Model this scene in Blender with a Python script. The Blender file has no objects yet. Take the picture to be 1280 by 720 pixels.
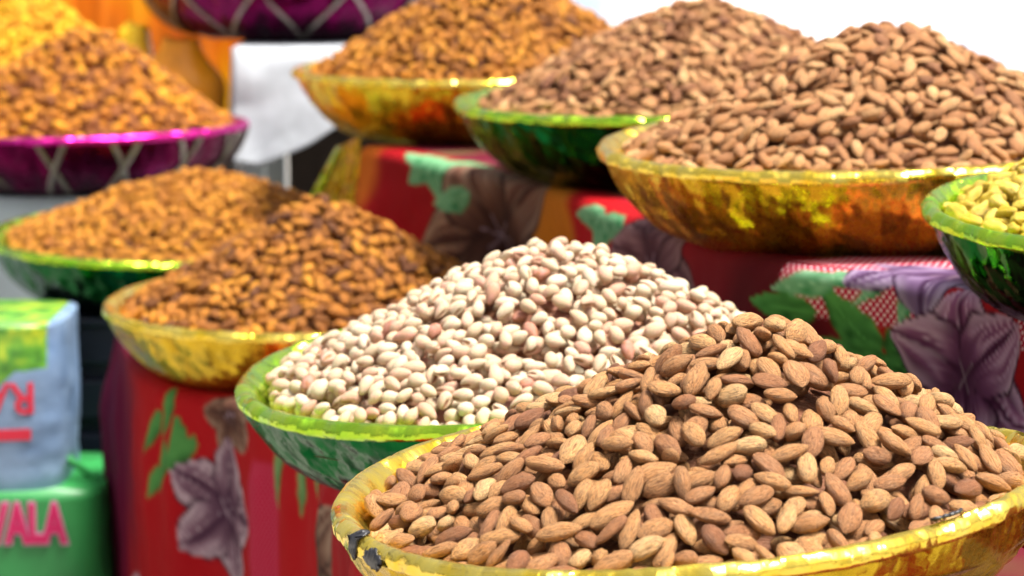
import bpy, math, random
import numpy as np
from mathutils import Matrix, Vector, Quaternion

SC = bpy.context.scene
COL = SC.collection

# ------------------------------------------------------------------ camera
F_PX = 3500.0                      # focal length in pixels of a 1280 px wide frame
PITCH = math.radians(8.6)
CAM_Z = 1.25
cam_d = bpy.data.cameras.new('camera')
cam_d.sensor_width = 36.0
cam_d.lens = F_PX / 1280.0 * 36.0
cam_d.clip_start = 0.05
cam_d.clip_end = 500
cam_d.dof.use_dof = True
cam_d.dof.focus_distance = 1.62
cam_d.dof.aperture_fstop = 11.5
cam = bpy.data.objects.new('camera', cam_d)
COL.objects.link(cam)
cam.location = (0, 0, CAM_Z)
cam.rotation_euler = (math.pi / 2 - PITCH, 0, 0)
SC.camera = cam

# ------------------------------------------------------------------ sky, sun, exposure
SUN_EL, SUN_AZ = math.radians(70), math.radians(110)      # azimuth: compass direction the sun stands in (0 = +Y)
world = bpy.data.worlds.new('World')
SC.world = world
world.use_nodes = True
wn = world.node_tree.nodes
wl = world.node_tree.links
wn.clear()
wo = wn.new('ShaderNodeOutputWorld')
bg = wn.new('ShaderNodeBackground')
sky = wn.new('ShaderNodeTexSky')
sky.sky_type = 'NISHITA'
sky.sun_disc = False
sky.sun_elevation = SUN_EL
sky.sun_rotation = SUN_AZ
sky.air_density = 0.6
sky.dust_density = 7.0
sky.ozone_density = 0.3
bg.inputs['Strength'].default_value = 0.098
veil = wn.new('ShaderNodeHueSaturation')          # thin white cloud over the whole sky
veil.inputs['Saturation'].default_value = 0.35
wl.new(sky.outputs[0], veil.inputs['Color'])
wl.new(veil.outputs[0], bg.inputs[0])
wl.new(bg.outputs[0], wo.inputs[0])
sun_d = bpy.data.lights.new('sun', 'SUN')
sun_d.energy = 3.2
sun_d.angle = math.radians(15)
sun_d.color = (1.0, 0.95, 0.87)
sun = bpy.data.objects.new('sun', sun_d)
COL.objects.link(sun)
sd = Vector((math.sin(SUN_AZ) * math.cos(SUN_EL), math.cos(SUN_AZ) * math.cos(SUN_EL), math.sin(SUN_EL)))
sun.rotation_euler = (-sd).to_track_quat('-Z', 'Y').to_euler()
sun.location = (0, 0, 6)
SC.view_settings.view_transform = 'Standard'
SC.view_settings.look = 'None'
SC.view_settings.exposure = 1.25
SC.view_settings.gamma = 1.0
SC.cycles.use_denoising = True
SC.cycles.max_bounces = 8

# ------------------------------------------------------------------ helpers
def mesh_obj(name, verts, faces, mat=None, parent=None, smooth=True, attrs=None):
    me = bpy.data.meshes.new(name)
    me.from_pydata([tuple(v) for v in verts], [], [tuple(f) for f in faces])
    finish_mesh(me, mat, smooth, attrs)
    o = bpy.data.objects.new(name, me)
    COL.objects.link(o)
    if parent is not None:
        o.parent = parent
    return o

def finish_mesh(me, mat, smooth=True, attrs=None):
    me.update()
    if smooth:
        me.polygons.foreach_set('use_smooth', np.ones(len(me.polygons), dtype=bool))
    if mat is not None:
        me.materials.append(mat)
    for k, (typ, data) in (attrs or {}).items():
        a = me.attributes.new(k, typ, 'POINT')
        if typ == 'FLOAT':
            a.data.foreach_set('value', np.ascontiguousarray(data, dtype=np.float32).ravel())
        elif typ == 'FLOAT_VECTOR':
            a.data.foreach_set('vector', np.ascontiguousarray(data, dtype=np.float32).ravel())
        else:
            a.data.foreach_set('color', np.ascontiguousarray(data, dtype=np.float32).ravel())
    me.update()

def fast_mesh(name, V, Fq, mat, smooth=True, attrs=None):
    """V (n,3) array, Fq (m,k) array of equal-sized faces"""
    me = bpy.data.meshes.new(name)
    n, m, k = len(V), len(Fq), Fq.shape[1]
    me.vertices.add(n)
    me.vertices.foreach_set('co', np.ascontiguousarray(V, dtype=np.float32).ravel())
    me.loops.add(m * k)
    me.loops.foreach_set('vertex_index', np.ascontiguousarray(Fq, dtype=np.int32).ravel())
    me.polygons.add(m)
    me.polygons.foreach_set('loop_start', np.arange(0, m * k, k, dtype=np.int32))
    me.polygons.foreach_set('loop_total', np.full(m, k, dtype=np.int32))
    me.update(calc_edges=True)
    me.validate()
    finish_mesh(me, mat, smooth, attrs)
    return me

def link(name, me, parent=None):
    o = bpy.data.objects.new(name, me)
    COL.objects.link(o)
    if parent is not None:
        o.parent = parent
    return o

def empty(name, loc=(0, 0, 0)):
    o = bpy.data.objects.new(name, None)
    o.empty_display_size = 0.05
    o.location = loc
    COL.objects.link(o)
    return o

def tag(o, label=None, cat=None, group=None, kind=None):
    if label: o['label'] = label
    if cat: o['category'] = cat
    if group: o['group'] = group
    if kind: o['kind'] = kind
    return o

def sstep(a, b, x):
    t = np.clip((x - a) / (b - a), 0, 1)
    return t * t * (3 - 2 * t)

def vnoise(x, y, seed, period=None):
    """smooth 2D value noise in [-1,1], optionally periodic in x"""
    rg = np.random.default_rng(seed)
    tab = rg.uniform(-1, 1, (256, 256))
    xi = np.floor(x).astype(int); yi = np.floor(y).astype(int)
    fx = x - xi; fy = y - yi
    fx = fx * fx * (3 - 2 * fx); fy = fy * fy * (3 - 2 * fy)
    x1 = xi + 1
    if period:
        xi = xi % period; x1 = x1 % period
    a = tab[xi % 256, yi % 256]; b = tab[x1 % 256, yi % 256]
    c = tab[xi % 256, (yi + 1) % 256]; d = tab[x1 % 256, (yi + 1) % 256]
    return (a * (1 - fx) + b * fx) * (1 - fy) + (c * (1 - fx) + d * fx) * fy

def ridged(x, y, seed, period=None):
    return 1 - 2 * np.abs(vnoise(x, y, seed, period))

# ------------------------------------------------------------------ materials
class NT:
    def __init__(s, name):
        s.m = bpy.data.materials.new(name)
        s.m.use_nodes = True
        s.t = s.m.node_tree
        s.b = s.t.nodes['Principled BSDF']
    def n(s, typ, **kw):
        nd = s.t.nodes.new(typ)
        for k, v in kw.items():
            if k.startswith('i_'):
                nd.inputs[k[2:].replace('_', ' ')].default_value = v
            else:
                setattr(nd, k, v)
        return nd
    def l(s, a, b):
        s.t.links.new(a, b)
    def set(s, **kw):
        for k, v in kw.items():
            s.b.inputs[k.replace('_', ' ')].default_value = v
    def ramp(s, fac, stops, interp='LINEAR'):
        r = s.n('ShaderNodeValToRGB')
        r.color_ramp.interpolation = interp
        e = r.color_ramp.elements
        while len(e) < len(stops):
            e.new(0.5)
        for el, (p, c) in zip(e, stops):
            el.position = p
            el.color = (*c, 1) if len(c) == 3 else c
        s.l(fac, r.inputs[0])
        return r.outputs[0]
    def mix(s, fac, a, b, mode='MIX'):
        m = s.n('ShaderNodeMix', data_type='RGBA', blend_type=mode)
        for sock, v in ((m.inputs[0], fac), (m.inputs[6], a), (m.inputs[7], b)):
            if hasattr(v, 'links'):
                s.l(v, sock)
            elif isinstance(v, (int, float)):
                sock.default_value = v
            else:
                sock.default_value = (*v, 1)
        return m.outputs[2]
    def math(s, op, a, b=None):
        m = s.n('ShaderNodeMath', operation=op)
        for i, v in enumerate((a, b)):
            if v is None: continue
            if hasattr(v, 'links'): s.l(v, m.inputs[i])
            else: m.inputs[i].default_value = v
        return m.outputs[0]
    def attr(s, name):
        return s.n('ShaderNodeAttribute', attribute_name=name)
    def mapping(s, vec, scale):
        m = s.n('ShaderNodeMapping')
        m.inputs['Scale'].default_value = scale
        s.l(vec, m.inputs['Vector'])
        return m.outputs[0]
    def noise(s, vec, scale, detail=3, rough=0.55):
        t = s.n('ShaderNodeTexNoise')
        t.inputs['Scale'].default_value = scale
        t.inputs['Detail'].default_value = detail
        t.inputs['Roughness'].default_value = rough
        if vec is not None: s.l(vec, t.inputs['Vector'])
        return t.outputs['Fac']
    def bump(s, h, strength, dist, prev=None):
        b = s.n('ShaderNodeBump')
        b.inputs['Strength'].default_value = strength
        b.inputs['Distance'].default_value = dist
        s.l(h, b.inputs['Height'])
        if prev is not None: s.l(prev, b.inputs['Normal'])
        return b.outputs[0]

def almond_material(name, stops, groove=0.55):
    k = NT(name)
    tint = k.attr('tint').outputs['Fac']
    loc = k.attr('loc').outputs['Vector']            # nut coordinates, about -1..1 along the nut plus an offset per nut
    base = k.ramp(tint, stops)
    fib = k.noise(k.mapping(loc, (0.7, 5.0, 5.0)), 1.7, 4, 0.65)
    fine = k.noise(k.mapping(loc, (2.0, 16, 16)), 1.5, 2, 0.6)
    blot = k.noise(loc, 1.3, 2, 0.5)
    c1 = k.mix(k.math('MULTIPLY', k.ramp(fib, [(0.36, (1, 1, 1)), (0.55, (0, 0, 0))]), groove), base, (0.16, 0.06, 0.028))
    c2 = k.mix(k.math('MULTIPLY', k.ramp(fine, [(0.5, (0, 0, 0)), (0.75, (1, 1, 1))]), 0.30), c1, (0.62, 0.42, 0.25))
    c3 = k.mix(k.ramp(blot, [(0.35, (0, 0, 0)), (0.75, (0.5, 0.5, 0.5))]), c2, (1.25, 1.0, 0.72), 'MULTIPLY')
    k.l(c3, k.b.inputs['Base Color'])
    k.set(Roughness=0.58)
    k.b.inputs['Specular IOR Level'].default_value = 0.36
    nb = k.bump(fib, 1.0, 0.0034)
    k.l(k.bump(fine, 0.6, 0.0008, nb), k.b.inputs['Normal'])
    return k.m

AL_STOPS = [(0.0, (0.22, 0.085, 0.040)), (0.22, (0.40, 0.175, 0.075)), (0.5, (0.57, 0.285, 0.115)),
            (0.75, (0.66, 0.345, 0.130)), (1.0, (0.78, 0.50, 0.23))]
M_ALMOND = almond_material('almond_skin', AL_STOPS, 0.72)
M_ALMOND_BACK = almond_material('almond_skin_warm', [(0, (0.24, 0.088, 0.040)), (0.5, (0.57, 0.265, 0.100)), (1, (0.76, 0.45, 0.20))], 0.4)
M_ALMOND_ORANGE = almond_material('almond_skin_orange', [(0, (0.15, 0.040, 0.004)), (0.5, (0.54, 0.190, 0.008)), (1, (0.80, 0.34, 0.015))], 0.4)
M_APRICOT = almond_material('apricot_skin', [(0, (0.26, 0.07, 0.003)), (0.5, (0.72, 0.26, 0.003)), (1, (0.90, 0.42, 0.006))], 0.2)
M_YELLOW = almond_material('yellow_dried_fruit', [(0, (0.75, 0.32, 0.003)), (0.5, (0.92, 0.52, 0.004)), (1, (0.95, 0.66, 0.01))], 0.08)

def pistachio_material():
    k = NT('pistachio_shell')
    tint = k.attr('tint').outputs['Fac']
    loc = k.attr('loc').outputs['Vector']
    slit = k.attr('slit').outputs['Fac']
    base = k.ramp(tint, [(0, (0.30, 0.13, 0.065)), (0.07, (0.42, 0.23, 0.13)), (0.16, (0.42, 0.24, 0.16)), (0.4, (0.48, 0.36, 0.23)), (0.7, (0.53, 0.44, 0.29)), (1, (0.58, 0.52, 0.37))])
    pink = k.noise(loc, 1.1, 2, 0.5)
    c1 = k.mix(k.math('MULTIPLY', k.ramp(pink, [(0.44, (0, 0, 0)), (0.70, (1, 1, 1))]), 0.48), base, (0.64, 0.29, 0.27))
    line = k.noise(k.mapping(loc, (0.8, 7, 7)), 1.2, 3)
    c2 = k.mix(k.math('MULTIPLY', k.ramp(line, [(0.36, (1, 1, 1)), (0.5, (0, 0, 0))]), 0.28), c1, (0.45, 0.30, 0.2))
    kern = k.mix(pink, (0.20, 0.05, 0.07), (0.30, 0.20, 0.06))
    c3 = k.mix(k.ramp(slit, [(0.35, (0, 0, 0)), (0.6, (1, 1, 1))]), c2, kern)
    k.l(c3, k.b.inputs['Base Color'])
    k.set(Roughness=0.65)
    k.b.inputs['Specular IOR Level'].default_value = 0.2
    k.l(k.bump(line, 0.5, 0.0010), k.b.inputs['Normal'])
    return k.m
M_PISTACHIO = pistachio_material()

def raisin_material():
    k = NT('golden_raisin_skin')
    tint = k.attr('tint').outputs['Fac']
    loc = k.attr('loc').outputs['Vector']
    base = k.ramp(tint, [(0, (0.36, 0.23, 0.012)), (0.5, (0.52, 0.37, 0.022)), (1, (0.66, 0.51, 0.07))])
    w = k.noise(k.mapping(loc, (1.0, 3.0, 3.0)), 1.8, 4, 0.6)
    c = k.mix(k.math('MULTIPLY', k.ramp(w, [(0.35, (1, 1, 1)), (0.5, (0, 0, 0))]), 0.5), base, (0.26, 0.17, 0.02))
    k.l(c, k.b.inputs['Base Color'])
    k.set(Roughness=0.38)
    k.b.inputs['Subsurface Weight'].default_value = 0.35
    k.b.inputs['Subsurface Radius'].default_value = (0.004, 0.003, 0.001)
    k.b.inputs['Subsurface Scale'].default_value = 1.0
    k.l(k.bump(w, 0.8, 0.0016), k.b.inputs['Normal'])
    return k.m
M_RAISIN = raisin_material()

def foil_material(name, col, col2, rough=0.2, crease=1.0, metal=1.0):
    """crumpled foil: flat facets of random tilt at two sizes, over soft folds"""
    k = NT(name)
    uv = k.attr('foil').outputs['Vector']             # (around, along the profile) in metres
    dist = k.n('ShaderNodeTexNoise'); dist.inputs['Scale'].default_value = 45; dist.inputs['Detail'].default_value = 2
    k.l(uv, dist.inputs['Vector'])
    off = k.n('ShaderNodeVectorMath', operation='SCALE'); off.inputs['Scale'].default_value = 0.022
    k.l(dist.outputs['Color'], off.inputs[0])
    add = k.n('ShaderNodeVectorMath', operation='ADD'); k.l(uv, add.inputs[0]); k.l(off.outputs[0], add.inputs[1])
    tilt = None
    for sc_, st, stretch in ((48, 0.46, 0.28), (130, 0.34, 0.35)):
        v = k.n('ShaderNodeTexVoronoi', feature='F1'); v.inputs['Scale'].default_value = sc_
        m = k.n('ShaderNodeMapping'); m.inputs['Rotation'].default_value = (0, 0, 0.5); m.inputs['Scale'].default_value = (1, stretch, 1)
        k.l(add.outputs[0], m.inputs['Vector']); k.l(m.outputs[0], v.inputs['Vector'])
        c = k.n('ShaderNodeVectorMath', operation='SUBTRACT'); c.inputs[1].default_value = (0.5, 0.5, 0.5)
        k.l(v.outputs['Color'], c.inputs[0])
        g_ = k.n('ShaderNodeVectorMath', operation='SCALE'); g_.inputs['Scale'].default_value = st * crease
        k.l(c.outputs[0], g_.inputs[0])
        if tilt is None: tilt = g_.outputs[0]
        else:
            a2 = k.n('ShaderNodeVectorMath', operation='ADD'); k.l(tilt, a2.inputs[0]); k.l(g_.outputs[0], a2.inputs[1]); tilt = a2.outputs[0]
    geo = k.n('ShaderNodeNewGeometry')
    a3 = k.n('ShaderNodeVectorMath', operation='ADD'); k.l(geo.outputs['Normal'], a3.inputs[0]); k.l(tilt, a3.inputs[1])
    nn = k.n('ShaderNodeVectorMath', operation='NORMALIZE'); k.l(a3.outputs[0], nn.inputs[0])
    big = k.noise(k.mapping(uv, (1.0, 0.45, 1.0)), 55, 2, 0.5)
    fine = k.noise(uv, 320, 4, 0.65)
    c = k.mix(k.ramp(big, [(0.3, (0, 0, 0)), (0.7, (1, 1, 1))]), col, col2)
    k.l(c, k.b.inputs['Base Color'])
    k.set(Metallic=metal)
    k.l(k.ramp(fine, [(0.3, (rough * 0.7,) * 3), (0.75, (min(1, rough * 1.6),) * 3)]), k.b.inputs['Roughness'])
    b1 = k.bump(big, 0.5 * crease, 0.006, nn.outputs[0])
    k.l(k.bump(fine, 0.3 * crease, 0.001, b1), k.b.inputs['Normal'])
    return k.m
M_GOLD = foil_material('gold_foil', (0.52, 0.32, 0.014), (0.74, 0.50, 0.035), 0.24, 0.85, 0.94)
M_GOLD_RIM = foil_material('gold_foil_rim', (1.0, 0.67, 0.035), (1.0, 0.78, 0.16), 0.13, 0.95, 0.92)
M_GREEN = foil_material('green_foil', (0.003, 0.065, 0.016), (0.006, 0.11, 0.024), 0.14, 0.7)
M_GREEN_RIM = foil_material('green_foil_rim', (0.34, 0.70, 0.04), (0.60, 0.80, 0.05), 0.13, 0.9, 0.92)
M_PURPLE = foil_material('purple_foil', (0.065, 0.002, 0.026), (0.12, 0.003, 0.045), 0.3, 0.6)
M_PURPLE_RIM = foil_material('magenta_foil_rim', (0.55, 0.012, 0.22), (0.70, 0.03, 0.34), 0.32, 0.6)
M_SILVER = foil_material('silver_ribbon', (0.20, 0.18, 0.15), (0.34, 0.31, 0.27), 0.4, 0.5)

def plain(name, col, rough=0.6, var=0.25, scale=18, metallic=0.0, bump=0.15, dist=0.003):
    k = NT(name)
    tc = k.n('ShaderNodeTexCoord').outputs['Object']
    nz = k.noise(tc, scale, 4, 0.6)
    dark = tuple(c * (1 - var) for c in col)
    lite = tuple(min(1, c * (1 + var * 0.6)) for c in col)
    k.l(k.ramp(nz, [(0.3, dark), (0.7, lite)]), k.b.inputs['Base Color'])
    k.set(Roughness=rough, Metallic=metallic)
    if bump:
        k.l(k.bump(k.noise(tc, scale * 4, 3), bump, dist), k.b.inputs['Normal'])
    return k.m

def cloth_material():
    k = NT('printed_red_cloth')
    col = k.attr('print').outputs['Color']
    dots = k.attr('dots').outputs['Fac']
    sv = k.attr('sv').outputs['Vector']
    vor = k.n('ShaderNodeTexVoronoi', feature='F1')
    vor.inputs['Scale'].default_value = 1.0
    vor.inputs['Randomness'].default_value = 0.0
    rot = k.n('ShaderNodeMapping')
    rot.inputs['Rotation'].default_value = (0, 0, math.radians(45))
    rot.inputs['Scale'].default_value = (190, 190, 1)
    k.l(sv, rot.inputs['Vector'])
    k.l(rot.outputs[0], vor.inputs['Vector'])
    dm = k.math('MULTIPLY', k.ramp(vor.outputs['Distance'], [(0.24, (1, 1, 1)), (0.34, (0, 0, 0))]), dots)
    c = k.mix(dm, col, (0.85, 0.62, 0.66))
    weave = k.noise(k.mapping(sv, (1, 1, 1)), 900, 2)
    c2 = k.mix(k.math('MULTIPLY', weave, 0.25), c, (0.02, 0.0, 0.01))
    k.l(c2, k.b.inputs['Base Color'])
    k.set(Roughness=0.85)
    k.b.inputs['Specular IOR Level'].default_value = 0.12
    k.l(k.bump(weave, 0.15, 0.0006), k.b.inputs['Normal'])
    return k.m
M_CLOTH = cloth_material()
M_WHITE_CLOTH = plain('white_cotton', (0.43, 0.46, 0.50), 0.8, 0.3, 14)
M_GREY_CLOTH = plain('pale_grey_sheet', (0.50, 0.57, 0.60), 0.8, 0.2, 9)
M_BLACK = plain('bare_black_rim', (0.02, 0.02, 0.024), 0.35, 0.3, 200)
M_NAVY = plain('navy_plastic', (0.012, 0.018, 0.04), 0.45, 0.3, 20)
M_DARKWOOD = plain('dark_table_wood', (0.035, 0.022, 0.016), 0.7, 0.35, 12)
M_ORANGE = plain('orange_plastic_sack', (0.92, 0.32, 0.004), 0.45, 0.3, 16)
M_YELLOWBAG = plain('yellow_plastic_packet', (0.92, 0.56, 0.01), 0.45, 0.25, 16)
M_WALL = plain('whitewash', (0.86, 0.87, 0.90), 0.9, 0.05, 1.2)
def tarp_material():
    k = NT('white_tarpaulin')
    tc = k.n('ShaderNodeTexCoord').outputs['Object']
    m = k.n('ShaderNodeMapping'); m.inputs['Rotation'].default_value = (0, 0.6, 0.3); m.inputs['Scale'].default_value = (1, 1, 2.5)
    k.l(tc, m.inputs['Vector'])
    k.l(k.ramp(k.noise(m.outputs[0], 1.7, 1, 0.4), [(0.36, (0.26, 0.33, 0.42)), (0.50, (0.80, 0.81, 0.84))]), k.b.inputs['Base Color'])
    k.set(Roughness=0.7)
    return k.m
M_TARP = tarp_material()
def drapery_material():
    k = NT('thin_orange_drapery')
    tc = k.n('ShaderNodeTexCoord').outputs['Object']
    n_ = k.noise(k.mapping(tc, (1, 0.2, 0.25)), 11, 2, 0.5)
    col = k.ramp(n_, [(0.30, (0.55, 0.13, 0.003)), (0.45, (0.85, 0.30, 0.003)), (0.58, (0.92, 0.52, 0.006)), (0.70, (0.75, 0.62, 0.01))])
    k.l(col, k.b.inputs['Base Color'])
    k.set(Roughness=0.7)
    tr = k.n('ShaderNodeBsdfTranslucent'); k.l(col, tr.inputs['Color'])
    mx = k.n('ShaderNodeMixShader'); mx.inputs[0].default_value = 0.55
    out = k.t.nodes['Material Output']
    k.l(k.b.outputs[0], mx.inputs[1]); k.l(tr.outputs[0], mx.inputs[2]); k.l(mx.outputs[0], out.inputs['Surface'])
    return k.m
M_DRAPE = drapery_material()
M_GROUND = plain('dusty_concrete', (0.30, 0.28, 0.25), 0.95, 0.3, 3)

# ------------------------------------------------------------------ the setting
g = mesh_obj('ground', [(-60, -60, 0), (60, -60, 0), (60, 60, 0), (-60, 60, 0)], [(0, 1, 2, 3)], M_GROUND, smooth=False)
tag(g, kind='structure')

def box_vf(x0, x1, y0, y1, z0, z1):
    V = [(x0, y0, z0), (x1, y0, z0), (x1, y1, z0), (x0, y1, z0), (x0, y0, z1), (x1, y0, z1), (x1, y1, z1), (x0, y1, z1)]
    Fc = [(0, 3, 2, 1), (4, 5, 6, 7), (0, 1, 5, 4), (1, 2, 6, 5), (2, 3, 7, 6), (3, 0, 4, 7)]
    return V, Fc

def box(name, dims, mat, parent=None, bevel=0.004):
    V, Fc = box_vf(*dims)
    o = mesh_obj(name, V, Fc, mat, parent, smooth=False)
    if bevel:
        m = o.modifiers.new('bevel', 'BEVEL')
        m.width = bevel
        m.segments = 2
    return o

def tarpaulin():
    """white tarpaulin thrown over stacked goods: a long sloping sheet with soft folds"""
    root = empty('white_tarpaulin', (1.2, 6.3, 0))
    box('goods_stack', (-1.5, 2.9, 0.35, 1.5, 0, 1.15), M_DARKWOOD, root, 0.01)
    x = np.linspace(-1.55, 3.0, 150); t = np.linspace(0, 1, 70)
    X, T_ = np.meshgrid(x, t, indexing='ij')
    y = np.interp(T_, [0, 0.55, 0.62, 1], [-0.75, 0.30, 0.40, 1.6])
    z = np.interp(T_, [0, 0.55, 0.62, 1], [0.05, 1.16, 1.185, 1.19])
    f = 0.05 * vnoise(X * 2.2 + 9, T_ * 3 + X * 1.2 + 4, 201) + 0.02 * vnoise(X * 6 + 9, T_ * 7 + X * 3 + 4, 202)
    f = f * sstep(0.02, 0.12, T_) * sstep(0.60, 0.45, T_)
    P = np.stack([X, y - f - 0.04, z + f + 0.02], -1).reshape(-1, 3)
    ni, nj = X.shape
    i = np.arange(ni - 1)[:, None] * nj; j = np.arange(nj - 1)[None]
    Fq = np.stack([i + j, i + nj + j, i + nj + j + 1, i + j + 1], -1).reshape(-1, 4)
    me = fast_mesh('sheet', P, Fq, M_TARP)
    link('sheet', me, root)
    tag(root, 'bright white tarpaulin thrown over stacked goods behind the stall', 'tarpaulin')
tarpaulin()

# ------------------------------------------------------------------ bowls
def bowl_axes(tx, ty):
    n = np.array([math.sin(ty), math.sin(tx), 1.0]); n /= np.linalg.norm(n)
    e1 = np.cross([0, 1, 0], n); e1 /= np.linalg.norm(e1)
    return np.stack([e1, np.cross(n, e1), n], 1)            # columns

def bowl_profile(R, h):
    """outer wall from base to lip, and lip + inner wall, as (r, z)"""
    rb = 0.645 * R
    outer = [(0.0, -h), (rb * 0.6, -h), (rb * 0.93, -h)]
    for t in np.linspace(0, 1, 22):
        ph = t * 1.42
        r = rb + (R - 0.002 - rb) * (0.80 * math.sin(ph) / math.sin(1.42) + 0.20 * t)
        z = -h + (h - 0.004) * (0.80 * (1 - math.cos(ph)) / (1 - math.cos(1.42)) + 0.20 * t)
        if t == 0: z += 0.002
        outer.append((r, z))
    s = R / 0.24
    lip = [(R - 0.0025, -0.0085), (R + 0.0008, -0.006), (R + 0.0012, -0.002), (R - 0.0012, 0.0015), (R - 0.005 * s, 0.003), (R - 0.009 * s, 0.002),
           (R - 0.014 * s, -0.002), (R - 0.019 * s, -0.008), (R - 0.026 * s, -0.017), (R - 0.036 * s, -0.028), (R - 0.05 * s, -0.04),
           (R - 0.075 * s, -0.055), (0.4 * R, -h * 0.86), (0, -h * 0.88)]
    return outer, lip

WARP = {'front': (-0.017, math.radians(38), math.radians(38)),      # these two baskets sag at the back right
        'pist': (-0.022, math.radians(28), math.radians(48))}
def warp(key, X, Y, R):
    if key not in WARP: return 0.0 * X
    a, t0, w = WARP[key]
    th = np.arctan2(Y, X)
    d = (th - t0 + math.pi) % (2 * math.pi) - math.pi
    return a * np.exp(-(d / w) ** 2) * np.clip(np.hypot(X, Y) / R, 0, 1.2) ** 3

def revolve(name, prof, R, seed, mat, parent, amp, nth=288, pleat=None, slant=0.0, key=''):
    th = np.linspace(0, 2 * math.pi, nth, endpoint=False)
    pr = np.array(prof)
    # subdivide the profile
    L = np.r_[0, np.cumsum(np.hypot(*np.diff(pr, axis=0).T))]
    ns = max(len(pr), int(L[-1] / 0.0045))
    s = np.unique(np.r_[np.linspace(0, L[-1], ns), L])
    pr = np.c_[np.interp(s, L, pr[:, 0]), np.interp(s, L, pr[:, 1])]
    tg = np.gradient(pr, s, axis=0)
    nr = np.c_[tg[:, 1], -tg[:, 0]]; nr /= np.linalg.norm(nr, axis=1)[:, None] + 1e-9
    S, TH = np.meshgrid(s, th, indexing='ij')
    U = TH / (2 * math.pi)
    r0 = np.repeat(pr[:, :1], nth, 1); z0 = np.repeat(pr[:, 1:], nth, 1)
    fade = sstep(0.05, 0.3, r0 / R)
    P1 = int(14 * 1); P2 = 40; P3 = 110
    us = U + slant * S
    d = 0.9 * ridged(us * P1 % P1, S * 9 + 3, seed, P1) + 0.6 * ridged(us * P2 % P2, S * 22 + 7, seed + 1, P2) + 0.35 * ridged(us * P3 % P3, S * 60, seed + 2, P3)
    if pleat:
        d = d * 0.6 + 0.8 * ridged((U + 0.35 * S) * pleat % pleat, S * 12, seed + 3, pleat) * (0.4 + 0.6 * np.abs(vnoise(U * 12, S * 0 + 0.5, seed + 4, 12)))
    d = d * amp * fade
    r = r0 + nr[:, :1] * d; z = z0 + nr[:, 1:] * d
    # the whole ring is a little out of round
    r = r * (1 + 0.006 * np.sin(2 * TH + seed) * fade + 0.003 * np.sin(5 * TH + seed * 2) * fade)
    z = z + warp(key, r * np.cos(TH), r * np.sin(TH), R)
    V = np.stack([r * np.cos(TH), r * np.sin(TH), z], -1).reshape(-1, 3)
    i = np.arange(len(s) - 1)[:, None] * nth; j = np.arange(nth)[None]; j1 = (j + 1) % nth
    Fq = np.stack([i + j, i + j1, i + nth + j1, i + nth + j], -1).reshape(-1, 4)
    foil = np.stack([U * 2 * math.pi * R, S, 0 * S + seed * 0.37], -1).reshape(-1, 3)
    me = fast_mesh(name, V, Fq, mat, True, {'foil': ('FLOAT_VECTOR', foil)})
    return link(name, me, parent)

BOWL_M = {}
def bowl(key, R, c, tilt, mats, label, hfac=0.34, seed=1, group=None):
    root = empty('foil_bowl', c)
    A = bowl_axes(*tilt)
    root.rotation_euler = Matrix(A.tolist()).to_euler()
    BOWL_M[key] = (np.array(c), A, R)
    h = hfac * R
    outer, lip = bowl_profile(R, h)
    revolve('bowl_wall', outer, R, seed * 13 + 1, mats[0], root, 0.0017, 300, None, 1.1, key)
    revolve('rim', lip, R, seed * 13 + 6, mats[1], root, 0.0009, 360, 130, 0.0, key)
    tag(root, label, 'bowl', group)
    return root

GOLD, GREEN, PURPLE = (M_GOLD, M_GOLD_RIM), (M_GREEN, M_GREEN_RIM), (M_PURPLE, M_PURPLE_RIM)
b_front = bowl('front', .2035, (.102, 1.544, .9117), (-.029, -.098), GOLD, 'gold foil bowl of sharp brown almonds with black tears in its rim', seed=1)
bowl('pist', .2215, (.0151, 2.062, .887), (-.038, -.095), GREEN, 'dark green foil bowl heaped with white pistachios', seed=2)
bowl('goldleft', .235, (-.217, 3.086, .772), (-.02, -.012), GOLD, 'gold foil bowl of amber almonds between the pistachio bowl and a green bowl', seed=3)
bowl('greenleft', .270, (-.439, 3.775, .757), (-.03, .003), GREEN, 'green foil bowl of orange brown almonds above the upside down white sack', seed=4)
bowl('goldup', .2585, (-.032, 3.741, .983), (-.004, -.014), GOLD, 'gold foil bowl of almonds at the end of the red step beside white cloth', seed=5)
bowl('greenup', .2585, (.196, 3.106, 1.0), (-.02, -.044), GREEN, 'green foil bowl of almonds on the red step between two gold bowls', seed=6)
bowl('upright', .240, (.317, 2.466, 1.012), (-.029, -.045), GOLD, 'wide gold foil bowl of almonds on the red step beside the raisin bowl', seed=7)
bowl('raisin', .189, (.484, 1.977, 1.012), (-.054, -.034), GREEN, 'shiny green foil bowl of yellow raisins on the floral cloth', seed=8, hfac=0.40)
b_pur = bowl('purple', .2625, (-.672, 4.332, .848), (.017, -.024), PURPLE, 'purple foil bowl with crossed silver ribbon holding orange dried apricots', seed=9)
b_pur2 = bowl('purpletop', .275, (-.378, 4.93, 1.05), (0, 0), PURPLE, 'purple bowl with zigzag silver ribbon standing on the white draped table', seed=10)
bowl('yellow', .265, (-.87, 5.02, .862), (0, 0), GOLD, 'gold bowl of bright yellow dried fruit behind the purple bowl', seed=11)

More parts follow.
